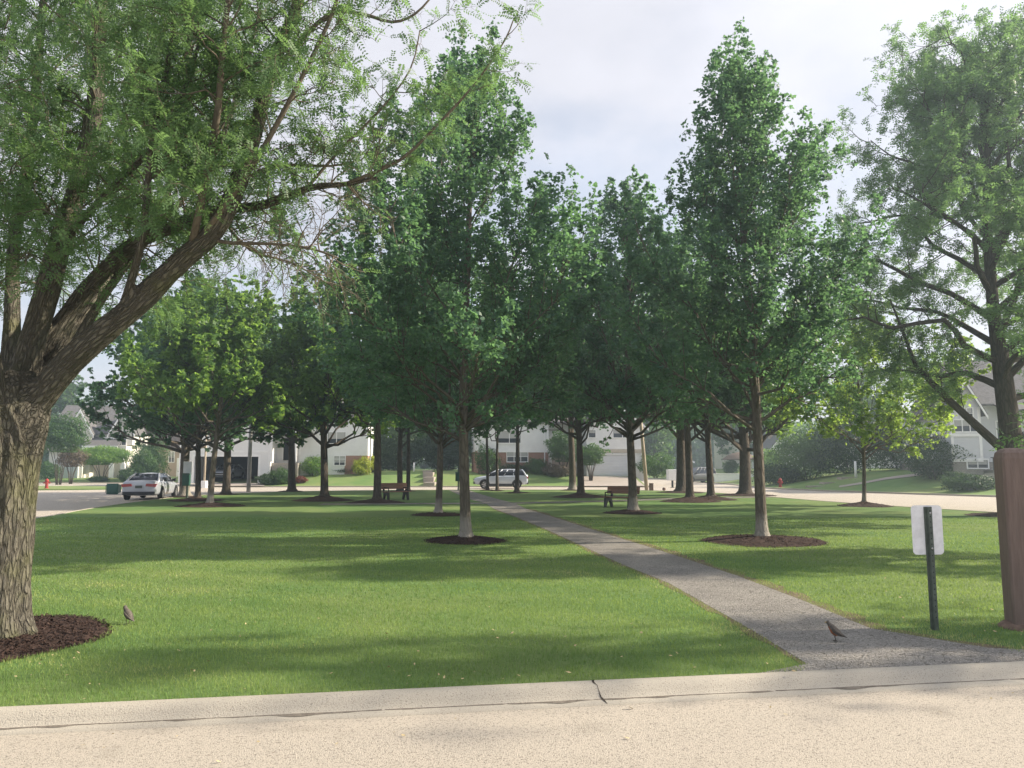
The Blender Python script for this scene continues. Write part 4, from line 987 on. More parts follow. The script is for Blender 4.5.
def house_middle():
    Y = 77.0; X, Z = local(Y); ox = X(560)
    r = thing('house', 'white house with red brick base, entrance stairs and closed white garage', 'house', (ox, Y, 0), R(7)); x = lambda px: X(px) - ox; z = Z
    mb = MB(); zb = .3; yf = -2.0; ye = z(426)
    mb.box(x(478), x(548), 0, 9, z(451), z(421)).box(x(548), x(584), 1.2, 9, zb, z(424)); mb.box(x(582), x(639.5), yf, 7, zb, ye)
    gable_wall(mb, x(582), x(639.5), yf + .004, 6.9, ye, ye, 2.2)
    mb.build('wall', M['white'], r)
    MB().box(x(478), x(548), .02, 9, zb, z(451)).build('brick_base', M['brick'], r)
    tr = Pieces().box(x(478) - .03, x(548) + .03, -.05, .02, z(452.5), z(451)).box(x(548) - .2, x(548) + .02, -.03, 0, z(451), z(421))
    MB().box(x(582) - .03, x(639.5) + .03, yf - .16, yf, z(453), z(449.5)).build('band_board', M['band'], r)
    tr.box(x(582), x(582) + .18, yf - .025, yf, zb, ye).box(x(639.5) - .35, x(639.5) + .02, yf - .03, yf, zb, ye); tr.build('trim_board', M['trim'], r)
    rf = MB(); gable_x(rf, x(478), x(583), 0, 9, z(421), 2.6); gable_y(rf, x(582), x(639.5), yf, 7, ye, 2.2); rf.build('roof', M['roof'], r); rake(r, x(582), x(639.5), yf, ye, 2.2)
    garage(r, x(586), x(625), z(475.5), z(455), yf); window(r, x(609), x(627), z(438), z(430.5), yf, 2); window(r, x(584.5), x(591), z(438), z(431), yf, 1)
    window(r, x(507), x(527), z(461.5), z(451.8), .02, 3, 2); window(r, x(498), x(520), z(443), z(431), 0, 2)
    d = MB().box(x(556), x(563), 1.1, 1.2, z(457), z(438)).build('door', M['dark'], r); MB().box(x(562), x(562.4), 1.05, 1.1, z(449), z(448)).build('handle', M['alloy'], d)
    st = MB(); n_ = 7
    for k in range(n_): st.box(x(550), x(574), 1.15 - .32 * (k + 1), 1.15 - .32 * k, zb, z(457) - .17 * k)
    st.build('entrance_stairs', M['tan brick'], r)
    for px in (549, 575):
        pr = MB(); pr.tube([(x(px), 1.0, z(457) + .9), (x(px), -1.2, z(457) - .25)], .05, 6); [pr.tube([(x(px), q, zb), (x(px), q, z(457) + .9 - .52 * (1.0 - q))], .04, 6) for q in (1.0, .3, -.4, -1.1)]
        pr.build('stair_railing', M['trim'], r)
    MB().tube([(x(544), -.1, zb), (x(544), -.1, z(424))], .06, 8).build('downpipe', M['trim'], r)
house_middle()

def house_gabled():
    Y = 97.0; X, Z = local(Y); ox = X(95)
    r = thing('house', 'pale house with two pointed grey gables and a sunlit garage door', 'house', (ox, Y, 0), R(10)); x = lambda px: X(px) - ox; z = Z
    mb = MB(); zb = .2
    mb.box(x(58), x(128), 0, 10, zb, z(432)); gable_wall(mb, x(76), x(97), -1.2, 4, zb, z(430), z(410) - z(430)); gable_wall(mb, x(114), x(134), -.8, 4, z(445), z(430), z(412) - z(430)); mb.box(x(64), x(94), -2.5, 0, zb, z(452))
    mb.box(x(96), x(132), -2.3, 0, z(452), z(446)); mb.build('wall', M['cream'], r)
    rf = MB(); gable_x(rf, x(58), x(128), 0, 10, z(432), 3.6); gable_y(rf, x(76), x(97), -1.2, 4, z(430), z(410) - z(430), .35); gable_y(rf, x(114), x(134), -.8, 4, z(430), z(412) - z(430), .35)
    rf.prism([(-3.0, z(447)), (.2, z(437)), (.2, z(437) + .12), (-3.0, z(447) + .12)], x(94), x(126), 'x'); rf.prism([(-2.9, z(452)), (.2, z(444)), (.2, z(444) + .12), (-2.9, z(452) + .12)], x(62), x(96), 'x'); rf.build('roof', M['roof'], r)
    rake(r, x(76), x(97), -1.2, z(430), z(410) - z(430), .35, .42); rake(r, x(114), x(134), -.8, z(430), z(412) - z(430), .35, .42)
    MB().box(x(94), x(126), -3.05, -2.95, z(450), z(447) + .1).build('fascia', M['trim'], r)
    garage(r, x(70), x(90), zb + .1, z(460), -2.5); window(r, x(83), x(91), z(446), z(434), -1.2, 2); window(r, x(120), x(128), z(445), z(434), -.8, 2)
    MB().box(x(104), x(118), -2.3, -2.1, zb, z(452)).build('brick_pier', M['tan brick'], r)
    ar = MB()
    a0, a1, zt = x(118.5), x(131), z(462)
    for px in (119.5, 130): ar.box(x(px) - .25, x(px) + .25, -2.4, -2.0, zb, z(464))
    pts = [(x(124.8) + (x(131.5) - x(124.8)) * math.cos(t), z(464) + 1.0 * math.sin(t)) for t in np.linspace(0, math.pi, 10)]; inn = [(x(124.8) + (x(129) - x(124.8)) * math.cos(t), z(464) + .6 * math.sin(t)) for t in np.linspace(math.pi, 0, 10)]
    ar.prism(pts + inn, -2.38, -2.02, 'y'); ar.build('porch_arch', M['trim'], r)
    window(r, x(108), x(116), z(443), z(438), -.8, 1)
house_gabled()

def simple_house(label, px0, px1, Y, zb, ptop, rise, wall, roof, wins, rz=0, base=None, door=None, front_gable=False):
    X, Z = local(Y); ox = X((px0 + px1) / 2); r = thing('house', label, 'house', (ox, Y, 0), rz); x = lambda px: X(px) - ox
    mb = MB(); rf = MB()
    if front_gable: gable_wall(mb, x(px0), x(px1), 0, 9, zb, Z(ptop), rise); gable_y(rf, x(px0), x(px1), 0, 9, Z(ptop), rise); rake(r, x(px0), x(px1), 0, Z(ptop), rise)
    else: mb.prism([(0, zb), (9, zb), (9, Z(ptop)), (4.5, Z(ptop) + rise), (0, Z(ptop))], x(px0), x(px1), 'x'); gable_x(rf, x(px0), x(px1), 0, 9, Z(ptop), rise)
    mb.build('wall', M[wall], r); rf.build('roof', M[roof], r)
    for a, b, c_, d in wins: window(r, x(a), x(b), Z(d), Z(c_), 0, 2, 2)
    if door: d = MB().box(x(door[0]), x(door[1]), -.06, .02, zb, Z(door[2])).build('door', M['trim'], r); MB().box(x(door[1]) - .2, x(door[1]) - .1, -.1, -.06, zb + 1, zb + 1.1).build('handle', M['black'], d)
    if base: MB().box(x(px0) - .04, x(px1) + .04, -.05, 9.04, zb, zb + base).build('brick_base', M['tan brick'], r)
    MB().box(x(px0) + .9, x(px0) + 1.6, 3.2, 3.9, Z(ptop), Z(ptop) + rise + .6).build('chimney', M['tan brick'], r)
    return r
simple_house('low tan brick house with brown roof between the topiary bushes and open garage', 158, 199, 108, .1, 447, 2.4, 'tan brick', 'roof brown', [(172, 177, 452, 462), (186, 191, 452, 462)], door=(180, 183, 458))
simple_house('far beige house at the end of the side street', 728, 778, 116, .6, 436, 3.0, 'cream', 'roof', [(752, 759, 444, 452), (767, 772, 444, 452), (740, 746, 458, 466)], door=(762, 766, 460))
simple_house('white gabled house partly hidden behind the right hedge', 770, 800, 104, .8, 446, 2.2, 'white', 'roof', [(783, 788, 452, 460)], front_gable=True)
simple_house('white house glimpsed behind the small pale green tree', 868, 916, 78, .9, 446, 2.6, 'white', 'roof', [(886, 894, 452, 461), (900, 908, 452, 461)], door=(878, 882, 455))

def house_right():
    Y = 54.5; X, Z = local(Y); ox = X(985); r = thing('house', 'shaded grey white house with stone porch behind the slanting tree limb', 'house', (ox, Y, 0), R(-8)); x = lambda px: X(px) - ox; z = Z
    mb = MB(); zb = .4; ye = z(402)
    mb.box(x(944), x(972), -1.2, 9, z(462), z(408)).box(x(972), x(1075), 0, 9, z(462), ye); gable_wall(mb, x(944), x(972), -1.196, 6, z(408), z(408), 1.9); mb.build('wall', M['grey'], r)
    MB().box(x(944), x(972), -1.17, 9, zb, z(462)).box(x(972), x(1075), .03, 9, zb, z(462)).build('stone_base', M['stone'], r)
    rf = MB(); gable_y(rf, x(944), x(972), -1.2, 6, z(408), 1.9, .35); gable_x(rf, x(973), x(1075), 0, 9, ye, 3.4); rf.build('roof', M['roof'], r); rake(r, x(944), x(972), -1.2, z(408), 1.9, .35)
    t = Pieces().box(x(972) - .18, x(972) + .02, -1.23, -1.2, z(462), z(408)).box(x(944), x(944) + .18, -1.23, -1.2, z(462), z(408)).box(x(944), x(972), -1.25, -1.2, z(462), z(459)).box(x(944) - .1, x(972), -1.27, -1.2, z(437), z(434)); t.build('trim_board', M['trim'], r)
    window(r, x(955), x(965), z(419), z(408) - .1, -1.2, 2, 2); window(r, x(948), x(969), z(432), z(421), -1.2, 3, 1); window(r, x(958), x(976), z(460) - .55, z(460), -1.17, 2)
    window(r, x(994), x(1002), z(440), z(422), 0, 2); window(r, x(1035), x(1050), z(440), z(422), 0, 2)
    MB().prism([(-1.8, z(413)), (.2, z(403)), (.2, z(403) + .12), (-1.8, z(413) + .12)], x(990), x(1045), 'x').build('porch_roof', M['roof'], r)
    pw = MB().box(x(955), x(988), -4.2, -3.8, zb, z(470) - .2).box(x(984), x(990), -4.4, -3.6, zb, z(467)); pw.build('porch_wall', M['stone'], r)
    rl = MB()
    for px in range(976, 1004, 3): rl.tube([(x(px), -2.0, z(470)), (x(px), -2.0, z(458))], .025, 6)
    rl.tube([(x(974), -2.0, z(458)), (x(1004), -2.0, z(458))], .035, 6); rl.build('porch_railing', M['black'], r)
    d = MB().box(x(1008), x(1018), -.06, .02, z(462), z(432)).build('door', M['dark'], r); MB().box(x(1009), x(1010), -.1, -.06, z(449), z(447)).build('handle', M['alloy'], d)
    MB().box(x(976), x(1024), -2.4, 0, zb, z(470)).build('porch_floor', M['stone'], r)
house_right()

# drives, steps and walks
strip('driveway', [(AX(205, 68.1), 67.9), (AX(206, 70), 70), (AX(206.5, 71.9), 71.9)], [(AX(268, 68.1), 67.9), (AX(267.5, 70), 70), (AX(267, 71.9), 71.9)], M['drive'], lambda x, y: max(-.1, float(elev_c(x, y)) + .05))
strip('driveway', [(AX(574, 68.1), 67.9), (AX(580, 71), 71), (AX(583, 75), 75)], [(AX(645, 68.1), 67.9), (AX(640, 71), 71), (AX(632, 75), 75)], M['drive'], lambda x, y: max(-.1, float(elev_c(x, y)) + .05))
st = MB()
for k in range(5):
    y0 = 69 + k * 2.1; z = float(elev_c(-7.2, y0 + 2.1)) + .06; px0, px1 = 424.5 - k * .3, 435.5 - k * .9
    st.box(AX(px0, y0), AX(px1, y0), y0, y0 + 2.11, z - .5, z)
struct(st.build('garden_steps', M['drive']))
rs = MB()
for k, (px, py, wd) in enumerate([(802, 485.5, 12), (816, 481, 12), (834, 477.5, 12)]):
    Y = 60.5 + k * 1.0; x0 = AX(px - wd / 2, Y) + .8; z = elev_r(x0 + .6, Y + .5) + .07; rs.box(x0, x0 + 1.3, Y, Y + .9, z - .4, z)
struct(rs.build('garden_steps', M['drive']))
strip('driveway', [(30.0, 43.3), (32.5, 46), (33.5, 50)], [(34.6, 37.0), (37.0, 42), (38, 48)], M['drive'], lambda x, y: elev_r(x, y) + .05)
strip('walkway', [(AX(835, 59), 59), (AX(880, 59), 59), (AX(918, 58), 58)], [(AX(835, 58), 58), (AX(880, 58), 58), (AX(918, 57), 57)], M['drive'], lambda x, y: elev_r(x, y) + .04)

# ------------------------------------------------------------------ vehicles (local x forward, y left, z up)
def wheel(root, x, y, r, wd):
    s = 1 if y > 0 else -1; Mx = Matrix.Translation((x, y, r)) @ Matrix.Rotation(-s * math.pi / 2, 4, 'X')
    wh = MB().lathe([(r * .62, -wd / 2), (r * .94, -wd / 2), (r, -wd * .3), (r, wd * .3), (r * .94, wd / 2), (r * .66, wd / 2 + .005), (r * .64, wd * .3)], 26, Mx).build('wheel', M['rubber'], root, True)
    rim = MB().lathe([(r * .63, wd * .2), (r * .63, wd * .47), (r * .57, wd * .47), (r * .55, wd * .28), (.02, wd * .28)], 26, Mx)
    for k in range(5):
        a = k * 2 * math.pi / 5; rim.prism([(.0, -.03), (r * .58, -.045), (r * .58, .045), (0, .03)], wd * .3, wd * .45, 'z', Mx @ Matrix.Rotation(a, 4, 'Z'))
    rim.build('rim', M['alloy'], wh)
def car(name, label, cat, loc, rz, paint, st, green, wb, wr, hw, cladding, rear_glass=True, rails=False, hatch=False, group=None):
    """st: stations (x, z_bottom, z_top, half width); green: (xb0, xb1, xt0, xt1, z_belt, z_roof, wb, wt)"""
    root = thing(name, label, cat, loc, rz, group); rings = []
    for x, zb, zt, w_ in st:
        h = zt - zb
        half = [(w_ * .80, zb), (w_ * .97, zb + h * .12), (w_, zb + h * .42), (w_ * .985, zb + h * .72), (w_ * .93, zb + h * .93), (w_ * .80, zt), (w_ * .35, zt + .015)]
        rings.append([(x, y, z) for y, z in half] + [(x, -y, z) for y, z in half[::-1]])
    MB().loft(rings).build('body', paint, root, True, sub=2)
    xb0, xb1, xt0, xt1, zb, zr, wbl, wt = green; zm = zb - .10
    xm = (xt0 + xt1) / 2
    gl = MB(); ring = lambda x0, x1, w_, z: [(x0, w_, z), (x1, w_, z), (x1, -w_, z), (x0, -w_, z)]
    gl.loft([ring(xb0, xb1, wbl, zm), ring(xb0 + (xt0 - xb0) * .5, xb1 + (xt1 - xb1) * .5, wbl - (wbl - wt) * .42, (zb + zr) / 2 - .02), ring(xt0, xt1, wt, zr - .05)]); gl.build('window_glass', M['car glass'], root)
    rf = MB()
    ys = np.linspace(-1, 1, 7); xs = np.linspace(0, 1, 7)
    top = [[(xt0 - .06 + (xt1 - xt0 + .12) * u, wt * 1.04 * q, zr - .075 * q * q - .05 * (2 * u - 1) ** 2) for q in ys] for u in xs]
    rf.loft([[p for p in row] + [(p[0], p[1], p[2] - .05) for p in row[::-1]] for row in top])
    rf.build('roof', paint, root, True)
    pl = MB()
    def L3(a, b, t): return tuple(a[i] + (b[i] - a[i]) * t for i in range(3))
    for s in (1, -1):
        for xb, xt, rr in ((xb0, xt0, .055), (xb1, xt1, .045)):
            pl.tube([(xb, s * (wbl + .005), zm), ((xb + xt) / 2, s * (wbl - (wbl - wt) * .42 + .006), (zb + zr) / 2 - .02), (xt, s * (wt + .005), zr - .05)], [rr * 1.25, rr, rr], 6)
        for q in (.36, .64) if not hatch else (.33, .58, .8):
            pl.tube([(xb0 + (xb1 - xb0) * q, s * (wbl + .002), zm), (xt0 + (xt1 - xt0) * q * 1.02, s * (wt + .002), zr - .06)], .032, 6)
        if hatch: pl.prism([(xb0 - .02, zm), (xb0 + .42, zb), (xt0 + .18, zr - .1), (xt0 - .05, zr - .06)], s * wt, s * (wt + .03), 'y')
    pl.build('pillars', paint, root, True)
    for s in (1, -1):
        for x in wb:
            ring_o = [(x + (wr + .07) * math.cos(t), wr + (wr + .07) * math.sin(t) * 1.0) for t in np.linspace(0, math.pi, 16)]
            MB().prism(ring_o, s * (hw - .30), s * (hw + .012), 'y').build('wheel_arch', M['plastic'], root)
            wheel(root, x, s * (hw - .075), wr, .21)
        hx_ = xb1 - .35; m_ = MB().loft([[(hx_ - .02, s * wbl, zb - .02), (hx_ + .1, s * wbl, zb - .02), (hx_ + .1, s * wbl, zb + .08), (hx_ - .02, s * wbl, zb + .08)], [(hx_ - .05, s * (wbl + .2), zb - .02), (hx_ + .1, s * (wbl + .22), zb), (hx_ + .1, s * (wbl + .22), zb + .14), (hx_ - .05, s * (wbl + .2), zb + .14)]])
        m_.build('wing_mirror', M['plastic'], root)
        for q in (.30, .62): MB().box(xb0 + (xb1 - xb0) * q, xb0 + (xb1 - xb0) * q + .16, s * hw * .965, s * (hw * .985 + .012), zb - .22, zb - .19).build('door_handle', M['alloy'], root)
    L0, L1 = st[0], st[-1]
    MB().box(L0[0] - .035, L0[0] + .3, -hw * .86, hw * .86, L0[1] - .02, L0[1] + (.20 if cladding else .16)).build('rear_bumper', M['plastic'], root, bevel=.03)
    MB().box(L1[0] - .25, L1[0] + .03, -hw * .8, hw * .8, L1[1] - .02, L1[1] + .16).build('front_bumper', M['plastic'], root, bevel=.03)
    for s in (1, -1):
        zt = L0[2]
        MB().prism([(hw * .36, zt - .24), (hw * .9, zt - .28), (hw * .93, zt - .12), (hw * .4, zt - .1)] if s > 0 else [(-hw * .36, zt - .24), (-hw * .4, zt - .1), (-hw * .93, zt - .12), (-hw * .9, zt - .28)], L0[0] - .03, L0[0] + .28, 'x').build('tail_light', M['lens'], root)
        MB().box(L1[0] - .35, L1[0] - .01, s * hw * .5, s * hw * .86, L1[2] - .2, L1[2] - .08).build('headlight', M['headlens'], root)
    MB().box(L0[0] - .045, L0[0] - .02, -.17, .17, L0[2] - .34, L0[2] - .2).build('number_plate', M['green steel'], root)
    MB().box(L1[0] - .1, L1[0] + .035, -.4, .4, L1[1] + .22, L1[1] + .36).build('grille', M['black'], root)
    if cladding:
        for s in (1, -1): MB().box(wb[1] + wr, wb[0] - wr, s * (hw - .06), s * (hw + .012), .22, .40).build('side_sill', M['plastic'], root)
    if rails:
        for s in (1, -1): MB().tube([(xt0 + .1, s * (wt - .05), zr - .06), (xt0 + .25, s * (wt - .05), zr + .03), (xt1 - .25, s * (wt - .05), zr + .03), (xt1 - .1, s * (wt - .05), zr - .06)], .02, 6).build('roof_rail', M['plastic'], root)
    return root
SEDAN = [(-2.42, .30, .98, .80), (-2.36, .24, 1.03, .86), (-1.9, .22, 1.05, .92), (-1.0, .20, 1.0, .93), (0, .20, .98, .93), (1.0, .20, .97, .92), (1.6, .22, .92, .91), (2.15, .24, .83, .87), (2.42, .30, .72, .76)]
cx, cy, _ = G(148, 499.5, ROAD_Z)
sed = car('sedan_car', 'silver sedan parked at the left lawn edge, seen from behind', 'car', (-20.0, 42.6, ROAD_Z), R(100), M['silver'], SEDAN, (-1.95, 1.15, -.95, .2, .98, 1.45, .82, .58), (1.42, -1.40), .33, .92, False)
SUVS = [(-2.22, .40, 1.12, .80), (-2.17, .34, 1.17, .87), (-1.7, .30, 1.16, .92), (-.8, .28, 1.13, .93), (.2, .28, 1.11, .93), (1.0, .28, 1.08, .92), (1.6, .30, 1.01, .91), (2.0, .34, .93, .87), (2.24, .42, .82, .77)]
sx_, sy_, _ = G(501, 488.6, ROAD_Z)
suv = car('hatchback_car', 'white crossover car parked at the far kerb facing left', 'car', (sx_, 63.5, ROAD_Z), R(180), M['pearl'], SUVS, (-2.08, 1.15, -1.72, .2, 1.12, 1.62, .84, .64), (1.34, -1.32), .36, .91, True, rails=True, hatch=True)
car('suv_car', 'dark grey vehicle parked in the side street before the far houses', 'car', (AX(695, 88), 88, ROAD_Z), R(200), M['taupe'], SUVS, (-2.05, 1.0, -1.8, .15, 1.05, 1.8, .84, .68), (1.34, -1.32), .37, .91, True, rails=True, hatch=True)
car('sedan_car', 'pale car standing inside the open dark garage', 'car', (AX(229, 74), 74.7, .5), R(-90), M['silver'], SEDAN, (-1.95, 1.15, -.95, .2, .98, 1.45, .82, .58), (1.42, -1.40), .33, .92, False)

# ------------------------------------------------------------------ benches
def bench(label, loc, rz):
    """faces local -y"""
    r = thing('park_bench', label, 'bench', loc, rz, 'park benches'); Lh = .86; r.scale = (.88, .88, .92)
    b = MB(); s = MB()
    Mb = Matrix.Translation((0, .26, .47)) @ Matrix.Rotation(R(-14), 4, 'X')
    for k in range(2): b.box(-Lh, Lh, -.02, .02, .13 + k * .17, .13 + k * .17 + .16, Mb)
    b.build('backrest', M['wood'], r, bevel=.008)
    for k in range(4): s.box(-Lh, Lh, -.26 + k * .125, -.26 + k * .125 + .11, .43, .47)
    s.build('seat', M['wood'], r, bevel=.008)
    for x in (-.62, .62):
        l = MB()
        l.prism([(-.34, 0), (-.24, 0), (-.12, .28), (.12, .28), (.26, 0), (.37, 0), (.24, .425), (-.30, .425)], x - .05, x + .05, 'x')
        l.box(x - .05, x + .05, .285, .345, -.06, .44, Mb @ Matrix.Translation((0, -.26, 0)))
        l.build('leg', M['black'], r)
        a = MB(); a.tube([(x, -.27, .47), (x, -.27, .66), (x, .12, .68), (x, .34, .66)], .028, 6); a.build('armrest', M['black'], r)
    return r
bx, by, _ = G(396, 500); bench('brown wooden park bench beside the dark maple, facing the camera', (bx, by, 0), R(36))
bx, by, _ = G(620, 507.5); bench('brown wooden park bench angled to the left behind the whitened trunk', (bx, by, 0), R(-38))

# ------------------------------------------------------------------ street furniture
def hydrant(label, loc, s=1.0):
    r = thing('fire_hydrant', label, 'fire hydrant', loc, .4, 'red fire hydrants'); r.scale = (s, s, s)
    MB().lathe([(.17, 0), (.17, .04), (.11, .05), (.105, .48), (.14, .49), (.14, .53)], 18).build('barrel', M['red'], r, False)
    MB().lathe([(.135, .532), (.13, .6), (.09, .68), (.035, .70), (.03, .75)], 18).build('bonnet', M['red'], r, True)
    for a in (0, math.pi): MB().lathe([(.055, 0), (.055, .1), (.065, .1), (.065, .14)], 12, Matrix.Translation((0, 0, .42)) @ Matrix.Rotation(a, 4, 'Z') @ Matrix.Rotation(math.pi / 2, 4, 'Y') @ Matrix.Translation((0, 0, .08))).build('outlet', M['red'], r)
    MB().lathe([(.075, 0), (.075, .1), (.085, .1), (.085, .15)], 12, Matrix.Translation((0, 0, .38)) @ Matrix.Rotation(math.pi / 2, 4, 'X') @ Matrix.Translation((0, 0, .08))).build('pumper_outlet', M['red'], r)
    return r
hydrant('red fire hydrant on the grass right of the massive trunk', (AX(52.5, 60.5), 60.5, .0), 1.05)
hydrant('red fire hydrant on the kerb grass right of the corner tree', (AX(777, 63.8), 63.8, elev_r(AX(777, 63.8), 63.8)), 1.05)

def sign():
    x, y, _ = G(935, 630); r = thing('street_sign', 'small blank white sign back on a green steel post by the path', 'sign', (x, y, 0), R(4))
    p = MB()
    p.prism([(-.042, 0), (-.042, .006), (-.018, .006), (-.014, -.026), (.014, -.026), (.018, .006), (.042, .006), (.042, 0), (.022, -.001), (.018, -.032), (-.018, -.032), (-.022, -.001)], -.1, 1.21, 'z')
    p.build('post', M['green steel'], r)
    h = MB()
    for k in range(20): h.box(-.005, .005, -.0335, -.0325, .12 + k * .055, .132 + k * .055)
    h.build('post_hole', M['dark'], r)['kind'] = 'stuff'
    w2, z0, z1, rr = .162, .735, 1.225, .04; pts = []
    for cx_, cz_, a0 in ((w2 - rr, z1 - rr, 0), (-w2 + rr, z1 - rr, 90), (-w2 + rr, z0 + rr, 180), (w2 - rr, z0 + rr, 270)):
        pts += [(cx_ + rr * math.cos(R(a0 + k * 15)), cz_ + rr * math.sin(R(a0 + k * 15))) for k in range(7)]
    MB().prism([(a - .012, b) for a, b in pts], .008, .011, 'y').build('panel', M['alu'], r)
    for z in (.80, 1.15): MB().lathe([(.009, 0), (.009, .006), (.004, .008)], 8, Matrix.Translation((0, -.033, z)) @ Matrix.Rotation(math.pi / 2, 4, 'X')).build('bolt', M['alloy'], r)
sign()

def timber_sign():
    x, y, _ = G(1010, 628); x += .145; r = thing('timber_sign', 'brown stained timber post with pointed top at the right edge', 'sign', (x, y, 0), R(-14))
    for k, dx in enumerate((0, 2.1)):
        p = MB(); a, c_ = .135, .018
        oct_ = lambda s, z: [(dx + sx1 * s, sy1 * s, z) for sx1, sy1 in ((a, -a + c_), (a, a - c_), (a - c_, a), (-a + c_, a), (-a, a - c_), (-a, -a + c_), (-a + c_, -a), (a - c_, -a))]
        rings = [oct_(1, -.1), oct_(1, .4), oct_(1, 1.0), oct_(1, 1.70), oct_(.92, 1.755), oct_(.70, 1.79), oct_(.30, 1.805)]; p.loft(rings); p.build('post', M['post wood'], r)
    for z in (.55, 1.62): MB().box(.137, 1.963, -.045, .045, z, z + .14).build('rail', M['post wood'], r, bevel=.01)
    pn = MB().box(.2, 1.9, -.03, .03, .72, 1.58).build('panel', M['post wood'], r)
    MB().box(.16, .2, -.034, .034, .70, 1.60).box(1.9, 1.94, -.034, .034, .70, 1.60).build('border', M['trim'], pn)
    sk = MB()
    for zz0, zz1, xx in ((1.30, 1.74, .075), (1.12, 1.24, .10), (.98, 1.03, .105)):
        sk.prism([(xx, zz0), (xx + .006, zz0 + .03), (xx + .012, (zz0 + zz1) / 2), (xx + .014, zz1), (xx - .002, zz1), (xx + .002, (zz0 + zz1) / 2)], -.1372, -.1352, 'y')
    sk.build('streak', M['trim'], r)['kind'] = 'stuff'
    # soil collar at the foot
    v = MB(); rng = np.random.default_rng(4)
    v.lathe([(.24, -.02), (.23, .015), (.19, .05), (.14, .06)], 16); v.build('footing', M['rock'], r, True)
    return x, y
tsx, tsy = timber_sign(); HOLES.append((tsx, tsy, .2))

def wheelie():
    x, y, _ = G(113, 494.2, ROAD_Z); r = thing('wheelie_bin', 'dark green wheeled bin lying tipped over on the left street', 'bin', (x + .1, y, ROAD_Z), R(100))
    r.rotation_euler = (0, R(90), R(-78)); r.location.z = ROAD_Z + .36
    sq = lambda a, b, z: [(a, b, z), (-a, b, z), (-a, -b, z), (a, -b, z)]
    MB().loft([sq(.25, .24, -.55), sq(.30, .30, .42), sq(.33, .34, .43), sq(.33, .34, .50)]).build('body', M['green bin'], r, bevel=.03)
    MB().loft([sq(.345, .36, .505), sq(.33, .34, .55), sq(.2, .24, .60)]).tube([(-.25, -.38, .54), (.25, -.38, .54)], .025, 6).build('lid', M['green bin'], r, bevel=.02)
    for s in (1, -1): MB().lathe([(.02, -.03), (.12, -.03), (.12, .03), (.02, .03)], 16, Matrix.Translation((s * .27, -.24, -.5)) @ Matrix.Rotation(math.pi / 2, 4, 'Y')).build('wheel', M['rubber'], r)
wheelie()

def mailboxes():
    Y = 66.5; x = AX(670.5, Y); r = thing('cluster_mailbox', 'white cluster mailbox on a dark pedestal left of the thick tree', 'mailbox', (x, Y, ROAD_Z), R(12))
    Y0 = ROAD_Z
    MB().lathe([(.18, 0), (.18, .04), (.09, .06), (.09, .62)], 14).build('pedestal', M['black'], r)
    MB().box(-.46, .46, -.22, .22, .62, 1.5).prism([(-.25, 1.5), (.25, 1.5), (.22, 1.56), (-.22, 1.56)], -.48, .48, 'x').build('cabinet', M['box'], r, bevel=.015)
    for j in range(4):
        for k in range(3):
            d = MB().box(-.41 + k * .28, -.41 + k * .28 + .26, -.235, -.222, .68 + j * .2, .68 + j * .2 + .18).build('box_door', M['box'], r)
mailboxes()
def pole(name, label, px, py, z0, Y, tx, ph, rad, m, base=None, lamp=True):
    x = AX(px, Y); r = thing(name, label, 'pole', (x, Y, z0)); top = (tx, 0, ph)
    MB().tube([(0, 0, -.1), (tx * .5, 0, ph / 2), top], [rad, rad * .9, rad * .75], 12).build('pole', m, r, True)
    if lamp:
        MB().lathe([(.05, ph), (.12, ph + .05), (.2, ph + .3), (.22, ph + .34), (.08, ph + .5), (.02, ph + .58)], 14, Matrix.Translation((tx, 0, 0))).build('lantern', M['black'], r, True)
    if base: MB().box(-.22, .22, -.22, .22, -.05, base).build('base', M['trim'], r, bevel=.03)
    return r
pole('lamp_post', 'straight grey lamp post in front of the open garage', 252, 491, 0, 54.5, 0, 6.0, .15, M['pole'])
pole('utility_pole', 'leaning weathered pole right of the bench by the kerb', 645, 490, 0, 56, -.45, 6.6, .14, M['pole wood'], lamp=False)
pole('lamp_post', 'thin brown lamp post on a white base left of the open garage', 208, 487, ROAD_Z, 66, 0, 5.6, .09, M['pole wood'], .6)
pole('marker_post', 'short white marker post on the grass beside the walkway steps', 415, 472, 1.15, 76.5, 0, 1.0, .09, M['trim'], lamp=False)
pole('garden_post', 'white post on the lawn left of the small pale green tree', 852, 470, .75, 62, 0, 1.4, .11, M['trim'], lamp=False)

def waste_station(label, px, Y, z0, panel=None, group=None):
    x = AX(px, Y); r = thing('waste_station', label, 'waste station', (x, Y, z0))
    MB().box(-.05, .05, -.05, .05, -.1, 2.3 if panel is None else 1.9).build('post', M['green steel'], r)
    b = MB().box(-.2, .2, -.26, -.06, .65, 1.25).build('bag_box', M['green bin'], r, bevel=.03); MB().box(-.21, .21, -.27, -.05, 1.255, 1.31).build('lid', M['green bin'], b)
    if panel: MB().box(-.24, .24, -.08, -.055, 1.32, 1.95).build('sign_panel', M['box'], r, bevel=.01)
waste_station('green waste bag box on a thin post at the end of the path', 459, 55.5, 0)
waste_station('green waste box under a white sign plate, behind the left clump', 191.5, 41.5, 0, True)

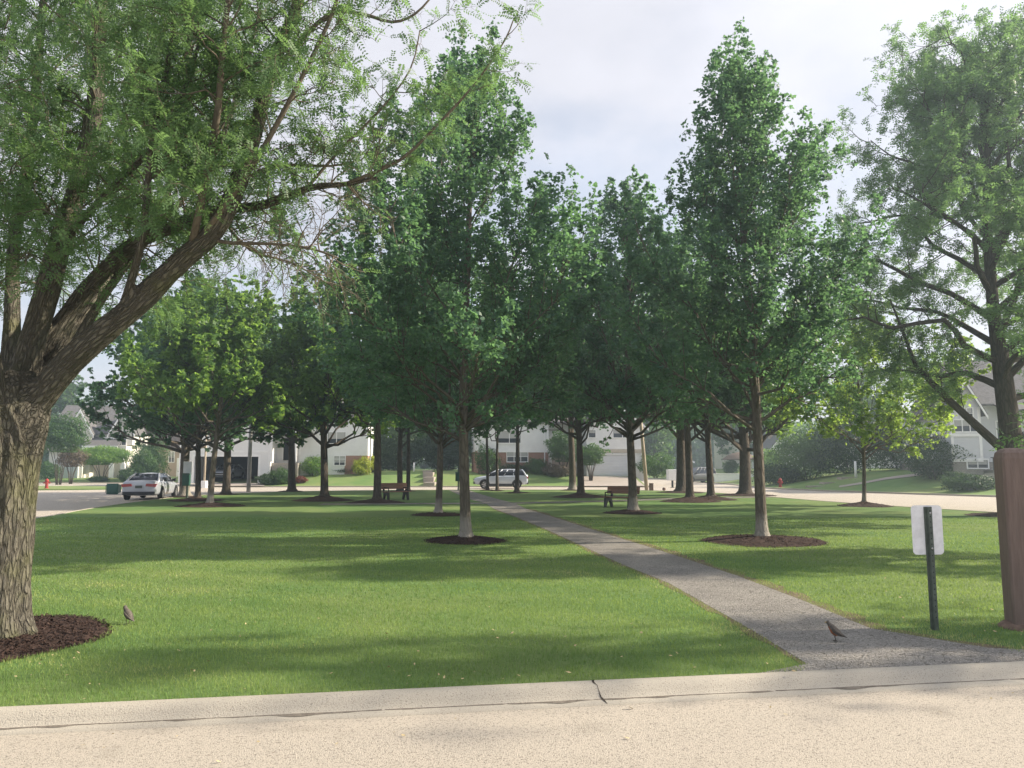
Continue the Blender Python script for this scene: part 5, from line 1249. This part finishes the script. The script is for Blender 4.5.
tag(MB().prism([(-.14, -.14), (.14, -.14), (.14, .14), (-.14, .14)], -.1, .46, 'z').prism([(-.16, -.16), (.16, -.16), (.16, .16), (-.16, .16)], .462, .52, 'z').build('bollard', M['post wood'], bevel=.03), 'short brown square bollard at the foot of the leaning pole', 'bollard').location = (AX(649.5, 55.2), 55.2, 0)
mb = MB(); rng = np.random.default_rng(8)
mb.loft([[(.13 * s * math.cos(t) * (1 + rng.normal(0, .08)), .1 * s * math.sin(t) * (1 + rng.normal(0, .08)), z * .55) for t in np.linspace(0, 6.28, 11)[:-1]] for s, z in ((.7, -.05), (1, .08), (.95, .2), (.6, .32), (.2, .36))])
tag(mb.build('stone', M['rock'], None, True), 'small brown stone at the far kerb below the white mailbox', 'stone').location = (AX(662, 55.8), 55.8, .0)
# low stone wall of the pale house at the side street
wl = MB().box(-2.6, 2.6, -.3, .3, -.2, .75).box(-2.7, 2.7, -.36, .36, .752, .86)
tag(wl.build('garden_wall', M['trim'], bevel=.02), 'low white garden wall at the end of the side street', 'wall').location = (AX(733, 88), 88, .1)
# parasol by the beige house
pr = thing('parasol', 'brown open parasol before the far beige house', 'parasol', (AX(738, 98), 98, .4))
MB().tube([(0, 0, 0), (0, 0, 3.2)], .05, 8).build('pole', M['trim'], pr); MB().lathe([(2.3, 2.25), (2.2, 2.36), (1.6, 2.8), (.9, 3.1), (.1, 3.25)], 16).build('canopy', M['shrub brown'] if False else mat('parasol cloth', (.17, .13, .10), .9, .1, noise=.2), pr, True)

# ------------------------------------------------------------------ birds
def bird(label, loc, rz, upright=40):
    r = thing('robin', label, 'bird', loc, rz, 'robins on the ground'); r.scale = (.66, .86, .92)
    # one lofted body: tail tip -> rump -> belly -> neck -> head -> face, along local x
    ax = [(-.155, .020, .014, .004), (-.10, .030, .016, .007), (-.065, .048, .024, .022), (-.03, .066, .036, .036), (.01, .084, .043, .045), (.045, .104, .040, .042), (.068, .124, .029, .030), (.082, .143, .0255, .026), (.094, .157, .0245, .025), (.108, .163, .019, .018), (.118, .162, .009, .009)]
    rings = []
    for x, z, wy, wz in ax: rings.append([(x - wz * .35 * math.sin(t), wy * math.cos(t), z + .02 + wz * math.sin(t)) for t in np.linspace(0, 2 * math.pi, 15)[:-1]])
    o = MB().loft(rings).build('body', M['feather'], r, True, sub=1)
    br = [[(x + .004 + (-wz * .35 * math.sin(t)), wy * .82 * math.cos(t), z + .018 + wz * 1.04 * math.sin(t)) for t in np.linspace(math.pi * 1.12, math.pi * 1.88, 8)] for x, z, wy, wz in ax[3:8]]
    nn = len(br[0]); v = [p for q in br for p in q]
    MB().add(v, [(i * nn + k, i * nn + k + 1, (i + 1) * nn + k + 1, (i + 1) * nn + k) for i in range(len(br) - 1) for k in range(nn - 1)]).build('breast', M['breast'], r, True)
    MB().lathe([(.007, 0), (.004, .014), (.001, .026)], 8, Matrix.Translation((.116, 0, .181)) @ Matrix.Rotation(R(95), 4, 'Y')).build('beak', M['beak'], r)
    for s in (1, -1):
        MB().loft([[(x, s * (wy + .003), z + .02 + q * wz) for q in (-.35, .1, .55)] + [(x, s * (wy - .008), z + .02 + q * wz) for q in (.55, .1, -.35)] for x, z, wy, wz in ((-.105, .038, .016, .010), (-.06, .052, .030, .024), (-.02, .070, .040, .036), (.02, .090, .044, .040), (.05, .108, .038, .028))]).build('wing', M['feather'], r, True)
        MB().tube([(.0, s * .018, .075), (.012, s * .02, .04), (.002, s * .02, .004)], .0035, 6).tube([(.002, s * .02, .004), (.035, s * .02, .003)], .003, 5).tube([(.002, s * .02, .004), (.026, s * .036, .003)], .0025, 5).tube([(.002, s * .02, .004), (-.02, s * .02, .003)], .0025, 5).build('leg', M['bark dark'], r)
        MB().lathe([(.001, -.002), (.0035, 0), (.001, .002)], 8, Matrix.Translation((.098, s * .0235, .182)) @ Matrix.Rotation(math.pi / 2, 4, 'X')).build('eye', M['black'], r)
    return r
bird('brown robin standing on the path near the kerb, facing left', G(836, 641, .008), R(165))
bird('dark robin standing in the grass beside the left mulch ring', G(128, 624, .0), R(150))

# ------------------------------------------------------------------ grass and litter
def grass():
    rng = np.random.default_rng(3); xs, ys, ws, hs = [], [], [], []
    for y0, y1, dens, wd, ht in ((4.2, 7, 3600, .0045, .048), (7, 9.5, 2100, .0065, .046), (9.5, 13, 1100, .010, .044), (13, 18, 560, .015, .042), (18, 25, 260, .022, .04)):
        xa, xb = -.85 * y1 - 1.5, .85 * y1 + 1.5; N = int((xb - xa) * (y1 - y0) * dens)
        x = rng.uniform(xa, xb, N); y = rng.uniform(y0, y1, N)
        k = inside(PARK, x, y) & ~inside(PATH, x, y)
        for hx0, hy0, hr in HOLES: k &= ((x - hx0) ** 2 + (y - hy0) ** 2) > (hr * .97) ** 2
        k &= ~(inside(PATH, x - .16 * rng.random(N), y) & (rng.random(N) < .8)) & ~(inside(PATH, x + .09 * rng.random(N), y) & (rng.random(N) < .8))
        x, y = x[k], y[k]; xs.append(x); ys.append(y); ws.append(np.full(len(x), wd)); hs.append(np.full(len(x), ht))
    x = np.concatenate(xs); y = np.concatenate(ys); wd = np.concatenate(ws); N = len(x)
    patch = .5 + .28 * np.sin(x * .9 + 1.3 * np.sin(y * .7)) + .22 * np.sin(y * 1.7 + x * .35) + .12 * np.sin(x * 3.1 - y * 2.3)
    ht = np.concatenate(hs) * rng.uniform(.5, 1.0, N); a = rng.uniform(0, 2 * math.pi, N); tl = rng.normal(0, .55, N); b = rng.uniform(0, 2 * math.pi, N)
    e = np.stack([np.cos(a), np.sin(a), 0 * a], 1); tip = np.stack([np.cos(b) * np.sin(tl), np.sin(b) * np.sin(tl), np.cos(tl)], 1) * ht[:, None]
    P = np.stack([x, y, np.full(N, -.002)], 1)
    V = np.stack([P - e * wd[:, None] * .5, P + e * wd[:, None] * .5, P + tip], 1).reshape(-1, 3)
    dry = np.clip(np.sin(x * .62 + 2.1 * np.sin(y * .41 + .5)) * np.sin(y * .83 + 1.4 * np.sin(x * .37)) + .45 * np.sin(x * 2.3 + y * 1.1) * np.sin(y * 2.9 - x) - .15, 0, 1)
    lane = .15 * np.sin((x * .35 + y * .94) * 5.6)
    edge = np.clip(1 - np.abs(y - 9 - x * .1) / 4, 0, 1)  # band of stronger dry tone: sunlight on the near lawn put into blade colour
    var = np.clip(rng.random(N) ** 1.15 * .62 + patch * .26 + dry * .38 * (.5 + .5 * edge) + lane - .06, 0, 1)
    near = inside(PATH, x - .7 * rng.random(N), y) | inside(PATH, x + .4 * rng.random(N), y); var = np.where(near, np.clip(var + .35, 0, 1), var)
    o = mesh_np('grass', V, np.arange(3 * N).reshape(-1, 3), M['grass'], None, var); struct(o, 'stuff'); print('blades', N)
grass()
def gravel():
    rng = np.random.default_rng(31); N = 16000; x = rng.uniform(1.7, 5.9, N); y = 5.8 + 7 * rng.random(N) ** 1.6; k = inside(PATH, x + rng.normal(0, .05, N), y) & (y > kerb_y(x) + .02); x, y = x[k], y[k]; N = len(x)
    s = rng.uniform(.003, .0085, N)[:, None]; P = np.stack([x, y, np.full(N, .007)], 1); a = rng.uniform(0, 6.28, N)
    pts = [P + s * np.stack([np.cos(a + q), np.sin(a + q) * .8, 0 * a], 1) for q in (0, 1.6, 3.1, 4.7)] + [P + s * np.stack([.2 * np.cos(a), .2 * np.sin(a), .8 + 0 * a], 1)]
    V = np.stack(pts, 1).reshape(-1, 3); b = np.arange(N)[:, None] * 5; F = np.concatenate([b + np.array([[i, (i + 1) % 4, 4]]) for i in range(4)], 0)
    struct(mesh_np('gravel', V, F, mat('loose path gravel', (.33, .31, .28), .9, .2, noise=.55, nscale=90)), 'stuff')
gravel()
def litter():
    rng = np.random.default_rng(12); N = 240; x = rng.uniform(-6, 6, N); y = kerb_y(x) + np.abs(rng.normal(0, 1.9, N)) - .15; k = ~inside(PATH, x, y); x, y = x[k], y[k]; N = len(x)
    x = np.concatenate([x, rng.uniform(-4, 5, 30)]); y = np.concatenate([y, kerb_y(x[-30:]) - rng.uniform(.35, 1.0, 30)]); n2 = len(x)
    z = np.where(np.arange(n2) < N, .045, ROAD_Z + .012); P = np.stack([x, y, z], 1); a = rng.uniform(0, 6.28, n2); s = rng.uniform(.008, .022, n2)[:, None]
    e = np.stack([np.cos(a), np.sin(a), rng.normal(0, .3, n2)], 1); g = np.stack([-np.sin(a), np.cos(a), rng.normal(0, .3, n2)], 1) * .5
    V = np.stack([P - e * s, P + g * s, P + e * s, P - g * s], 1).reshape(-1, 3); struct(mesh_np('fallen_leaves', V, np.arange(4 * n2).reshape(-1, 4), M['litter']), 'stuff')
litter()
